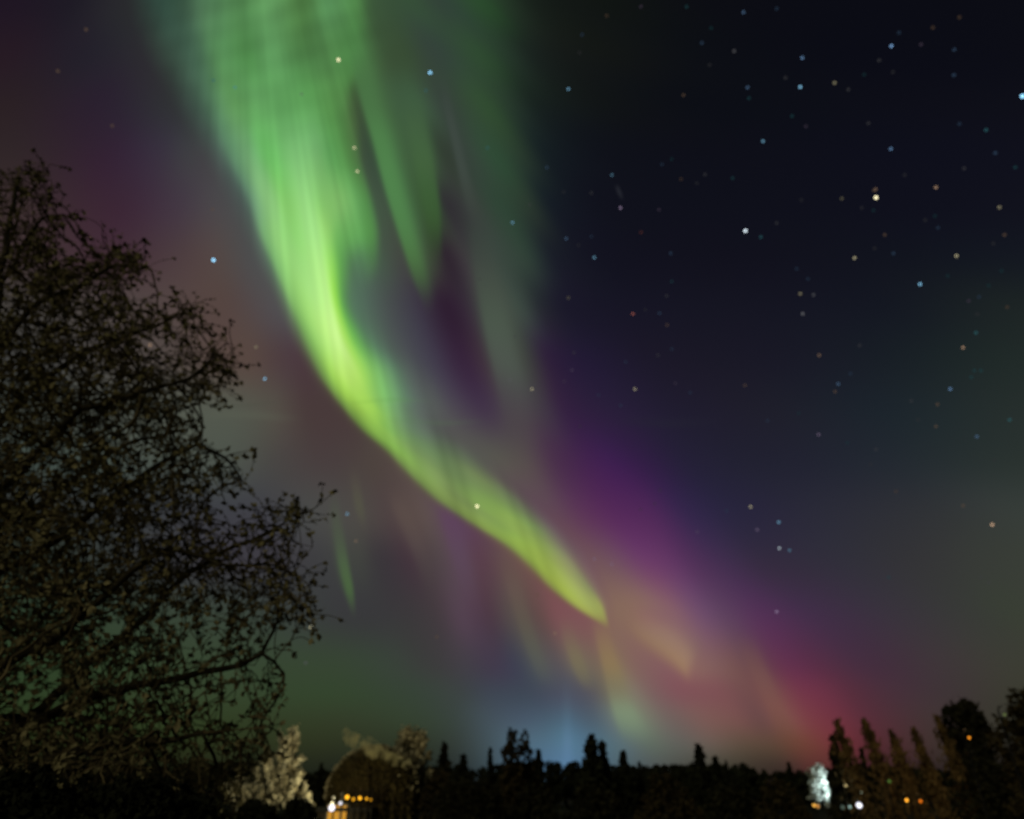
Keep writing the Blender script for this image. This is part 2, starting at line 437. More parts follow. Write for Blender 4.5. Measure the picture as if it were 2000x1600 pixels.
MAIN = [
rowsec(-470,[60,150,215,280,350,420,500,560,620,680,760],[(44,62,56),(46,64,58),(50,72,62),(60,92,70),(66,102,70),(72,108,74),(64,100,64),(64,100,66),(60,96,62),(52,74,54),(50,68,52)],[0]*11),
rowsec(-260,[150,225,285,345,410,475,545,600,655,708,778],[(46,66,58),(46,68,60),(54,80,66),(68,106,78),(74,120,76),(86,134,84),(72,114,66),(76,122,76),(70,116,70),(56,82,58),(54,76,56)],[0,.5,.8,.8,.8,.8,.8,.8,.8,.5,0]),
rowsec(-60,[225,295,345,400,465,525,590,640,690,735,795],[(48,72,62),(48,76,64),(58,88,70),(78,120,84),(82,132,80),(98,154,94),(76,122,68),(84,136,84),(78,130,74),(58,86,58),(56,80,56)],[0,.8,1,1,1,1,1,1,1,.6,0]),
rowsec(0,[240,305,355,410,465,525,590,640,690,735,795],[(48,72,62),(50,78,66),(60,88,70),(80,122,84),(82,132,80),(97,152,93),(76,120,66),(84,136,84),(80,132,74),(60,88,58),(56,80,56)],[0,.8,1,1,1,1,1,1,1,.6,0]),
rowsec(100,[270,335,385,430,480,530,590,640,690,740,795],[(52,70,60),(58,82,68),(72,106,82),(86,138,86),(82,140,78),(94,152,92),(76,124,70),(78,126,72),(78,132,72),(64,94,60),(58,78,56)],[0,.85,1,1,1,1,1,1,1,.6,0]),
rowsec(200,[325,375,420,458,500,550,600,640,668,690,712],[(54,66,62),(64,86,74),(84,126,90),(96,152,90),(98,160,94),(92,154,88),(94,158,88),(86,142,76),(78,124,68),(68,96,58),(60,80,54)],[0,.8,1,1,1,1,1,1,1,.8,0]),
rowsec(300,[380,425,455,490,525,575,615,648,674,696,716],[(64,72,70),(74,94,84),(96,140,104),(114,172,114),(106,184,98),(120,184,112),(114,174,106),(94,160,88),(84,138,74),(78,118,66),(60,80,58)],[0,.8,1,1,1,1,1,1,1,.8,0]),
rowsec(400,[435,475,500,530,560,600,630,660,697,721,742],[(74,80,78),(80,98,90),(112,156,116),(138,196,122),(130,196,104),(148,210,126),(132,194,106),(130,190,106),(102,164,92),(80,134,72),(66,86,66)],[0,.75,1,1,1,1,1,1,1,.85,0]),
rowsec(460,[465,497,518,545,575,612,638,662,700,728,752],[(78,84,80),(86,104,92),(120,172,112),(142,202,118),(140,206,112),(160,220,132),(150,212,112),(112,180,94),(98,162,88),(84,142,74),(70,90,68)],[0,.75,1,1,1,1,1,1,1,.9,0]),
rowsec(520,[495,523,543,567,595,627,648,668,696,726,752],[(80,82,80),(90,112,94),(124,178,108),(146,206,116),(154,214,122),(174,230,134),(150,220,98),(98,162,84),(86,128,86),(82,126,78),(70,86,70)],[0,.75,1,1,1,1,1,1,.7,.7,0]),
rowsec(580,[525,549,568,590,615,640,656,671,692,718,745],[(78,74,74),(94,116,90),(128,180,102),(152,210,114),(170,226,130),(186,238,138),(148,220,84),(98,160,84),(84,116,90),(76,98,80),(70,80,74)],[0,.75,1,1,1,1,1,.9,.5,.2,0]),
rowsec(660,[558,581,601,622,645,660,676,694,722,762,805],[(74,66,68),(96,114,80),(118,164,88),(160,214,112),(190,238,132),(202,246,144),(170,232,100),(112,182,88),(90,132,96),(78,96,84),(70,76,76)],[0,.6,1,1,1,1,1,1,.7,.3,0]),
rowsec(730,[590,612,630,650,672,694,712,736,768,805,850],[(74,60,62),(84,84,66),(112,148,76),(158,208,90),(188,234,114),(188,236,112),(160,218,98),(126,186,102),(98,136,100),(82,94,88),(74,76,80)],[0,.5,.95,1,1,1,1,1,1,.7,0]),
rowsec(770,[618,640,656,675,695,712,726,750,780,818,862],[(74,60,60),(84,80,62),(116,150,72),(158,206,84),(176,228,98),(168,220,96),(150,206,98),(124,184,104),(104,144,104),(86,98,94),(78,76,84)],[0,.5,.95,1,1,1,1,1,1,.7,0]),
rowsec(800,[642,664,680,700,718,732,748,772,800,832,876],[(74,60,58),(84,80,62),(116,150,70),(148,192,80),(164,214,90),(158,210,90),(134,188,96),(112,154,102),(96,116,98),(86,92,92),(78,72,82)],[0,.5,.95,1,1,1,1,1,1,.7,0]),
rowsec(840,[676,698,714,732,746,762,782,806,834,866,905],[(76,62,58),(84,80,62),(110,142,68),(138,184,80),(140,188,84),(124,172,88),(112,148,94),(102,126,98),(92,104,92),(82,84,82),(74,66,74)],[0,.5,.95,1,1,1,1,1,1,.7,0]),
rowsec(880,[722,745,762,780,797,816,838,862,890,922,960],[(78,64,60),(88,82,64),(110,142,70),(126,168,80),(122,158,86),(114,142,90),(106,132,90),(98,118,86),(90,102,82),(82,84,78),(76,70,74)],[0,.5,.95,1,1,1,1,1,1,.7,0]),
rowsec(930,[768,792,812,832,852,876,902,928,950,974,1005],[(82,68,66),(92,86,68),(116,144,76),(128,158,86),(126,152,90),(114,138,86),(108,130,84),(108,126,82),(98,108,80),(88,86,78),(80,72,74)],[0,.5,.95,1,1,1,1,1,1,.7,0]),
rowsec(980,[822,846,868,888,908,932,956,982,1006,1028,1058],[(88,64,74),(96,88,70),(116,138,74),(124,146,82),(118,140,82),(120,150,80),(120,150,80),(114,138,82),(106,118,86),(98,94,86),(90,72,84)],[0,.5,.95,1,1,1,1,1,1,.7,0]),
rowsec(1025,[890,914,936,956,975,995,1016,1036,1056,1076,1104],[(92,66,78),(100,90,70),(122,144,72),(126,152,78),(126,154,80),(134,162,82),(136,164,84),(126,152,90),(112,116,92),(104,92,94),(98,72,92)],[0,.5,.95,1,1,1,1,1,1,.7,0]),
rowsec(1065,[952,976,998,1016,1034,1050,1066,1082,1100,1120,1148],[(96,72,76),(106,92,70),(128,152,72),(142,170,76),(148,176,80),(146,172,84),(138,158,90),(126,132,94),(114,106,96),(106,86,96),(100,68,94)],[0,.5,.95,1,1,1,1,1,.9,.6,0]),
rowsec(1100,[996,1018,1038,1054,1070,1084,1098,1114,1130,1148,1172],[(104,78,76),(114,98,72),(136,156,72),(152,176,78),(154,176,82),(148,164,88),(142,150,94),(134,134,98),(122,106,98),(112,86,98),(106,70,96)],[0,.5,.95,1,1,1,1,1,.9,.6,0]),
rowsec(1150,[1050,1068,1084,1099,1113,1126,1138,1150,1162,1176,1196],[(116,82,80),(122,98,74),(146,160,76),(160,178,78),(160,176,88),(156,168,94),(148,156,96),(138,142,96),(126,112,96),(118,92,96),(112,74,98)],[0,.45,.9,1,1,1,1,1,.9,.5,0]),
rowsec(1185,[1096,1112,1126,1138,1148,1158,1167,1174,1181,1190,1206],[(122,84,82),(128,100,76),(146,152,78),(158,168,84),(158,168,90),(156,166,92),(154,162,90),(150,154,88),(136,122,92),(124,100,94),(114,80,98)],[0,.4,.9,1,1,1,1,1,.8,.4,0]),
rowsec(1207,[1134,1146,1157,1165,1171,1176,1180,1183,1186,1192,1206],[(124,84,84),(128,98,78),(140,134,78),(150,152,82),(152,154,84),(152,154,84),(150,150,84),(146,142,86),(134,118,88),(124,100,92),(116,84,96)],[0,.35,.8,.95,1,1,1,.95,.7,.3,0]),
rowsec(1222,[1164,1171,1176,1180,1183,1185,1187,1189,1191,1195,1204],[(126,86,86),(128,96,80),(136,116,80),(140,128,80),(142,130,80),(142,130,80),(140,126,82),(136,118,84),(130,108,86),(124,96,90),(118,86,94)],[0,.25,.5,.65,.7,.7,.7,.6,.4,.2,0]),
rowsec(1236,[1180,1184,1186,1188,1189,1190,1191,1192,1194,1197,1203],[(126,88,86)]*11,[0]*11),
]
sheet('aurora_curtain', 'brightest green aurora curtain curving from the top of the sky down to the lower right', MAIN, streak=0.07, seed=3)

def ray(label, pts, name='aurora_ray', group=None, res_v=10, streak=0.0):
    """pts: (px, py, left fade width, core half width, right fade width, rgb, alpha)"""
    secs = []
    for (x, y, wl, wc, wr, c, a) in pts:
        a = a ** .72
        secs.append([(x - wc - wl, y, c, 0), (x - wc - wl * .45, y, c, a * .35), (x - wc, y, c, a), (x + wc, y, c, a), (x + wc + wr * .5, y, c, a * .4), (x + wc + wr, y, c, 0)])
    return sheet(name, label, secs, res_u=5, streak=streak, group=group, seed=len(label))

ray('long narrow green aurora finger right of the bright curtain, ending in a pointed tip',
    [(690,40,40,10,55,(78,126,74),0),(706,130,24,12,58,(76,122,72),.7),(722,200,18,12,58,(74,116,70),.95),(742,270,18,11,52,(78,126,74),1),(765,360,17,11,46,(80,130,76),1),(788,440,17,10,42,(79,126,74),1),(806,500,16,9,40,(76,116,68),.95),(820,545,18,8,34,(70,100,62),.75),(830,580,14,6,26,(66,84,60),.35),(838,625,10,4,20,(64,70,60),0)])
ray('short dim green aurora finger with a straight right edge beside the dark gap',
    [(800,160,40,12,30,(64,90,62),0),(812,240,32,12,26,(68,98,64),.6),(826,310,30,12,20,(68,100,62),.8),(838,370,30,12,14,(62,94,56),.9),(846,430,28,10,12,(58,88,50),.85),(848,480,26,9,14,(54,76,46),.6),(848,530,20,7,16,(54,60,50),.2),(848,570,16,6,14,(54,56,50),0)])
ray('thin pale grey aurora streak crossing the dim green sky at the upper middle',
    [(862,130,10,4,14,(58,68,62),0),(872,200,10,4,14,(62,72,66),.5),(886,260,10,4,14,(64,74,68),.7),(902,330,12,5,16,(66,76,70),.7),(920,400,14,6,20,(64,72,66),.4),(940,460,14,6,20,(60,66,62),0)])
ray('wide faint grey green aurora curtain hanging right of the dark purple gap',
    [(930,400,20,10,40,(56,66,58),0),(938,480,22,12,45,(62,70,64),.5),(952,560,24,14,45,(70,80,70),.8),(968,640,24,16,45,(76,88,76),.9),(984,710,26,16,45,(78,86,78),.8),(1000,780,30,16,45,(76,74,76),.6),(1014,850,34,16,45,(76,68,72),.35),(1030,930,34,16,45,(84,72,74),0)])
ray('slim green ray low in the sky just right of the big tree',
    [(650,940,16,4,12,(72,82,68),0),(656,1010,18,5,14,(76,86,68),.5),(664,1060,18,6,12,(76,90,68),.7),(673,1110,18,6,10,(76,98,66),.9),(682,1150,16,5,8,(74,100,62),.9),(688,1185,10,3,7,(70,88,62),.5),(693,1215,8,2,6,(64,68,60),0)])
ray('short faint olive ray above the slim green ray',
    [(688,900,12,4,12,(82,76,66),0),(695,950,12,5,12,(84,80,68),.5),(702,990,12,5,10,(84,84,68),.7),(709,1025,9,4,8,(80,78,68),.35),(714,1050,8,3,6,(76,70,66),0)])
ray('soft brown ray below the green curtain left of the purple ray',
    [(765,940,24,8,26,(92,78,74),0),(785,1000,28,8,26,(94,80,74),.6),(808,1050,28,8,24,(90,78,74),.6),(830,1110,24,8,24,(78,70,68),.4),(850,1180,24,8,20,(70,62,64),0)])
ray('faint purple ray below the middle of the green curtain',
    [(858,975,20,6,24,(92,64,88),0),(876,1020,20,8,26,(94,66,92),.6),(895,1080,20,8,26,(92,70,90),.6),(915,1150,22,8,26,(88,68,84),.5),(935,1220,24,8,26,(78,60,76),.3),(960,1300,24,8,24,(66,60,74),0)])
ray('brown ray left of the bottom end of the green curtain',
    [(990,1090,20,8,20,(100,82,74),0),(1005,1150,20,8,22,(102,86,78),.6),(1022,1210,18,8,20,(96,88,76),.6),(1040,1265,18,8,18,(90,92,80),.55),(1056,1310,14,7,16,(84,88,84),.4),(1068,1345,12,5,12,(78,82,88),0)])
ray('olive ray below the tip of the green curtain left of the tan ray',
    [(1100,1190,14,7,18,(122,96,84),0),(1110,1240,14,8,18,(120,102,84),.4),(1124,1285,14,8,18,(120,110,84),.7),(1140,1325,14,8,16,(112,106,84),.6),(1155,1360,12,6,16,(98,92,86),0)])
ray('tan ray turning pale green where it meets the town glow',
    [(1166,1190,14,8,20,(130,102,86),0),(1177,1245,16,9,20,(138,112,86),.6),(1190,1295,16,10,22,(140,118,84),.8),(1203,1345,16,12,26,(126,120,94),.75),(1217,1390,18,14,30,(124,142,114),.8),(1230,1425,18,16,40,(112,132,110),.5),(1245,1465,16,14,50,(94,106,100),0)])
BAND = [
rowsec([1200,1192,1184,1174,1162,1150],[1195,1201,1207,1214,1222,1232],[(128,96,88)]*6,[0]*6),
rowsec([1258,1244,1230,1212,1192,1172],[1232,1240,1248,1258,1272,1290],[(130,98,90),(138,108,90),(142,112,94),(142,108,98),(134,94,102),(122,80,104)],[0,.6,.95,.9,.55,0]),
rowsec([1300,1282,1264,1244,1222,1200],[1280,1289,1298,1310,1326,1346],[(128,90,90),(144,112,92),(150,120,98),(148,118,104),(134,100,104),(118,84,104)],[0,.65,1,.95,.65,0]),
rowsec([1330,1316,1302,1284,1264,1244],[1326,1332,1338,1346,1362,1384],[(130,84,88),(146,110,92),(154,122,98),(150,120,102),(130,102,98),(112,88,98)],[0,.65,1,.95,.65,0]),
rowsec([1352,1346,1338,1328,1314,1298],[1350,1352,1356,1362,1374,1392],[(130,84,88)]*6,[0]*6)]
sheet('aurora_ray', 'orange tan aurora band right of the tip of the green curtain', BAND, res_u=6)
ray('dull brown ray over the red glow at the lower right',
    [(1450,1230,24,10,30,(112,82,82),0),(1468,1280,26,10,26,(116,82,78),.4),(1490,1330,24,10,24,(120,84,78),.6),(1512,1380,22,10,22,(122,82,74),.6),(1535,1430,20,10,24,(104,74,60),.3),(1555,1475,20,10,20,(80,58,48),0)])
ray('pale blue pillar of town light standing over the forest',
    [(1107,1300,16,4,16,(80,88,98),0),(1107,1360,14,4,14,(82,94,108),.3),(1108,1400,14,4,14,(82,110,130),.4),(1108,1450,14,4,14,(94,126,156),.5),(1108,1500,16,5,16,(90,128,162),.5)], name='light_pillar')

ray('short faint grey meteor streak in the dark sky right of the green curtain', [(1203,357,2,2,2,(50,52,60),0),(1205,364,3,3,3,(54,56,64),.5),(1209,375,3,3,3,(54,56,64),.6),(1214,387,3,3,3,(50,52,60),.4),(1217,394,2,2,2,(44,46,54),0)], name='meteor_streak')
bpy.data.objects['meteor_streak']['category'] = 'meteor'  # faint trail of a satellite, drawn as a thin glowing sheet
# thin horizontal cloud wisps
def wisp(x0, x1, y, h, c, a, label):
    secs = []
    for t, k in ((0, 0), (.25, .8), (.55, 1), (.8, .6), (1, 0)):
        x = x0 + (x1 - x0) * t
        yy = y + 4 * math.sin(t * 5 + x0)
        secs.append([(x, yy - h, c, 0), (x, yy - h * .3, c, a * k * .7), (x, yy + h * .2, c, a * k), (x, yy + h, c, 0)])
    sheet('cloud', label, secs, res_u=4, cat='cloud')
wisp(380, 600, 812, 14, (92, 96, 82), .55, 'thin pale cloud streak low beside the big tree')
wisp(390, 580, 790, 5, (66, 70, 58), .35, 'hair thin dark cloud streak beside the big tree')
wisp(655, 850, 784, 7, (92, 140, 66), .36, 'thin dark cloud streak crossing the bend of the green curtain')
wisp(740, 960, 822, 9, (84, 120, 74), .32, 'thin dark cloud streak just below the one crossing the green bend')
wisp(1180, 1420, 822, 16, (38, 38, 50), .5, 'faint grey cloud streak in the dark sky right of the purple glow')

# ------------------------------------------------------------------ stars
STAR_COL = {'b': (115,155,200), 'c': (130,190,225), 'w': (210,225,235), 'y': (215,205,165), 'o': (195,160,130), 'g': (130,130,135), 't': (70,140,150), 'r': (190,110,95), 'p': (170,150,185)}
STAR_WORD = {'b': 'blue', 'c': 'pale blue', 'w': 'white', 'y': 'yellow', 'o': 'orange', 'g': 'grey', 't': 'teal', 'r': 'red', 'p': 'lilac'}
STARS = """1452 24 b 2;1434 100 g 2;1567 113 b 3;1741 90 b 4;1563 170 c 4;1460 171 b 2;1463 192 t 1;1630 162 y 2;1657 175 g 1;1534 152 g 1;1110 174 c 3;1335 186 o 1;1371 84 b 1;1864 97 b 1;1863 147 b 1;1997 188 c 6;1547 227 t 1;1490 276 c 3;1740 291 b 3;1926 254 t 2;1944 299 b 1;1983 327 t 1;1883 329 g 1;1195 342 c 2;1068 327 b 1;1155 377 g 1;1212 406 p 3;1377 341 g 1;1431 348 t 1;1710 370 o 2;1711 386 y 6;1644 388 y 1;1828 366 o 3;1952 405 y 2;1962 459 o 1;1456 451 w 5;1486 463 t 2;1106 466 b 2;1161 503 c 3;1310 495 b 1;1728 459 o 1;1669 504 y 3;1868 500 y 3;1745 495 b 1;1797 555 c 4;1563 574 y 2;1589 576 g 2;1568 613 g 3;1110 582 y 1;1236 613 r 3;1303 635 o 1;1312 550 t 1;1288 612 b 1;1302 578 g 1;1906 650 t 2;1881 679 o 3;1600 694 o 2;1679 675 g 1;1121 689 g 1;1117 723 p 1;1039 760 y 3;1240 760 y 3;1455 753 o 1;1637 750 b 2;1856 760 b 3;1903 724 t 1;1916 724 t 1;1897 737 t 1;1831 790 o 1;1780 783 g 1;1631 765 o 1;1828 833 o 1;1972 820 t 2;1908 853 b 2;1599 849 p 2;1711 878 g 1;1466 990 y 3;1521 1020 c 3;1479 1035 p 2;1522 1071 w 3;1542 1075 c 2;1362 1039 p 1;1938 1025 o 4;1881 988 o 1;1736 1128 t 1;1161 1092 p 2;1195 1102 p 2;1517 1195 p 3;1084 1237 o 2;1931 1138 g 1;1916 1127 g 1;661 117 y 5;840 142 c 5;832 177 t 2;417 157 t 2;459 171 t 3;589 184 g 2;692 289 y 4;698 335 y 4;952 289 t 2;1001 435 c 3;417 508 c 6;500 678 y 2;517 740 c 4;678 1004 c 3;695 1057 o 2;932 989 y 6;607 1225 y 4;597 1295 g 2;177 466 o 3;293 674 o 3;219 246 o 1;415 409 o 1;1006 657 g 1;1024 660 g 1;996 742 g 2;215 861 t 2;485 1095 g 1;1035 400 g 1;1707 372 o 1;1717 118 g 1;1341 13 t 1;168 58 o 1;113 139 o 1;937 545 g 1;1696 241 g 1;1285 694 g 1;1252 454 r 1;1517 436 g 1;853 1244 o 1;1050 1162 o 1"""
_r = random.Random(17)
for _k in range(75):
    _x, _y = int(_r.uniform(1085, 1995)), int(_r.uniform(5, 1000))
    if all(abs(_x - int(q.split()[0])) + abs(_y - int(q.split()[1])) > 26 for q in STARS.split(';')):
        STARS += ';%d %d %s 0' % (_x, _y, _r.choice('gggbbtop'))
star_mats = {}
star_mesh = {}
def star_mesh_for(ck, lv, rad):
    key = (ck, lv)
    if key in star_mesh: return star_mesh[key]
    gain = {0: .03, 1: .048, 2: .11, 3: .22, 4: .42, 5: .6, 6: .85}[lv]
    rgb = srgb(STAR_COL[ck])
    m = glow('star_%s_light' % STAR_WORD[ck].replace(' ', '_'), tuple(rgb), 4.0 * gain, light=False)
    px = rad / F
    mj, mn = 1.3 * px, 0.6 * px
    if lv >= 5: mj, mn = 1.5 * px, 0.9 * px
    v = []; f = []
    nu, nv = 16, 6
    for i in range(nu):
        a = 2 * math.pi * i / nu
        for j in range(nv):
            b = 2 * math.pi * j / nv
            rr = mj + mn * math.cos(b)
            v.append((rr * math.cos(a), rr * math.sin(a), mn * math.sin(b)))
    for i in range(nu):
        for j in range(nv):
            f.append((i * nv + j, ((i + 1) % nu) * nv + j, ((i + 1) % nu) * nv + (j + 1) % nv, i * nv + (j + 1) % nv))
    me = bpy.data.meshes.new('star')
    me.from_pydata(v, [], f)
    me.materials.append(m)
    star_mesh[key] = me
    return me

SPECIAL = {
 (1997,188): 'very bright pale blue star at the right edge of the sky',
 (1741,90): 'bright blue star high in the dark upper right sky',
 (1711,386): 'brightest cream star at right with a dim orange star just above it',
 (1710,370): 'dim orange star touching the brightest cream star at right',
 (1456,451): 'bright white star in mid dark sky with a dim teal star beside it',
 (661,117): 'bright yellow star over the green curtain near the top',
 (840,142): 'bright pale blue star on the dim green sky near the top middle',
 (832,177): 'dim teal star just below the bright pale blue one near the top middle',
 (692,289): 'pale yellow star at the edge of the green curtain, upper of two',
 (698,335): 'pale yellow star at the edge of the green curtain, lower of two',
 (417,508): 'bright blue white star left of the green curtain above the big tree',
 (517,740): 'blue star between the big tree and the bend of the green curtain',
 (500,678): 'dull cream star just above the blue star left of the green bend',
 (932,989): 'bright yellow star shining through the lower green curtain',
 (607,1225): 'cream star beside the right edge of the big tree, low down',
 (678,1004): 'blue star right of the topmost reaching twigs of the big tree',
 (695,1057): 'dim orange star beside the slim green ray',
 (1236,613): 'red star alone in the dark sky right of the faint grey curtain',
 (1938,1025): 'orange star low in the hazy sky near the right edge',
 (215,861): 'dim teal star seen through the crown of the big tree',
 (293,674): 'dim orange star between the upper right branches of the big tree',
 (177,466): 'orange star just above the upper branches of the big tree',
 (1797,555): 'bright pale blue star in the right sky below the brightest cream star',
 (1563,170): 'brightest pale blue star in the loose group at the upper right',
}
def region(x, y):
    if x < 500: return 'in the reddish sky left of the green curtain' if y < 620 else 'near the big tree'
    if x < 1050 and y < 620: return 'on or beside the upper green curtain'
    if x < 1050: return 'beside the lower half of the green curtain'
    if y > 880 and x < 1420: return 'in the purple glow right of the green curtain'
    if y > 880: return 'in the hazy lower right sky'
    if x < 1400: return 'just right of the green curtain'
    return 'in the dark upper right sky' if y < 420 else 'in the dark middle right sky'
BR = {0: 'barely visible', 1: 'very faint', 2: 'faint', 3: 'clear', 4: 'rather bright', 5: 'bright', 6: 'brightest'}
rad = 2000.0
for s in STARS.split(';'):
    x, y, ck, lv = s.split(); x = int(x); y = int(y); lv = int(lv)
    o = bpy.data.objects.new('star', star_mesh_for(ck, lv, rad))
    COL.objects.link(o)
    p = on_dome(x, y, rad)
    o.location = p
    o.rotation_euler = (CAM - p).to_track_quat('Z', 'Y').to_euler()
    lab = SPECIAL.get((x, y)) or '%s %s star %s' % (BR[lv], STAR_WORD[ck], region(x, y))
    tag(o, lab, 'star', None if (x, y) in SPECIAL else lab.replace(' star ', ' stars '))

# ------------------------------------------------------------------ ground
def build_ground():
    n = 72; rings = [0, 5, 12, 25, 45, 70, 100, 150, 220, 320, 480, 750, 1200, 1800, 2290]
    v = [(0, 0, 0)]; f = []
    for r in rings[1:]:
        for j in range(n):
            a = 2 * math.pi * j / n
            z = 0.25 * math.sin(r * .13 + 3 * a) * min(1, r / 60) if r < 1000 else 0
            v.append((r * math.cos(a), r * math.sin(a), z))
    for j in range(n): f.append((0, 1 + j, 1 + (j + 1) % n))
    for i in range(len(rings) - 2):
        for j in range(n):
            a = 1 + i * n + j; b = 1 + i * n + (j + 1) % n
            f.append((a, a + n, b + n, b))
    tag(mesh_obj('ground', v, f, M['ground'], smooth=True), kind='structure')
build_ground()

# ------------------------------------------------------------------ the big birch at the left
def in_poly(x, y, poly):
    c = np.zeros(len(x), bool)
    n = len(poly)
    for i in range(n):
        x0, y0 = poly[i]; x1, y1 = poly[(i + 1) % n]
        cond = ((y0 > y) != (y1 > y))
        xx = (x1 - x0) * (y - y0) / (y1 - y0 + 1e-9) + x0
        c ^= cond & (x < xx)
    return c

CROWN = [(-620,1750),(-640,1200),(-520,700),(-330,380),(-150,270),(-40,330),(10,330),(45,318),(75,325),(92,312),(104,340),(104,385),(132,412),(128,440),(98,452),(92,500),(128,528),(152,522),(168,492),(200,478),(250,476),(262,500),(296,512),(290,532),(258,548),(250,590),(262,612),(300,600),(330,612),(356,588),(376,578),(388,600),(392,628),(352,634),(318,642),(262,664),(250,700),(290,706),(330,684),(352,690),(400,668),(428,660),(444,690),(460,706),(450,740),(428,776),(400,772),(372,768),(366,806),(380,836),(410,858),(428,850),(440,900),(470,930),(480,944),(470,952),(440,940),(420,950),(412,1000),(424,1050),(452,1048),(480,1010),(510,966),(528,1000),(560,985),(598,966),(612,988),(640,990),(622,1010),(600,1020),(586,1060),(598,1110),(596,1160),(606,1195),(576,1225),(552,1232),(540,1268),(562,1296),(558,1330),(540,1345),(548,1372),(536,1392),(510,1350),(470,1335),(430,1345),(410,1380),(430,1410),(480,1400),(520,1415),(540,1450),(500,1480),(440,1520),(460,1600),(460,1750)]
HOLES = [(36,590,14,34),(78,612,16,26),(150,650,34,20),(300,690,24,12),(222,735,28,16),(225,630,18,14),(60,930,22,14),(92,905,10,18),(205,1215,32,30),(25,1268,26,18),(45,1345,48,34),(310,1205,26,36),(400,1245,34,32),(350,1290,34,14),(500,1195,12,12),(540,1285,18,14),(455,1370,40,22),(350,1012,28,12),(360,1150,16,10),(470,1085,24,12),(520,1140,14,12),(180,1300,20,16),(100,1190,16,12),(420,1190,12,20),(150,560,14,12),(340,800,12,10),(230,870,10,8),(120,990,12,8),(270,1270,12,18),(240,1340,14,12),(120,760,10,12),(480,1240,14,16)]

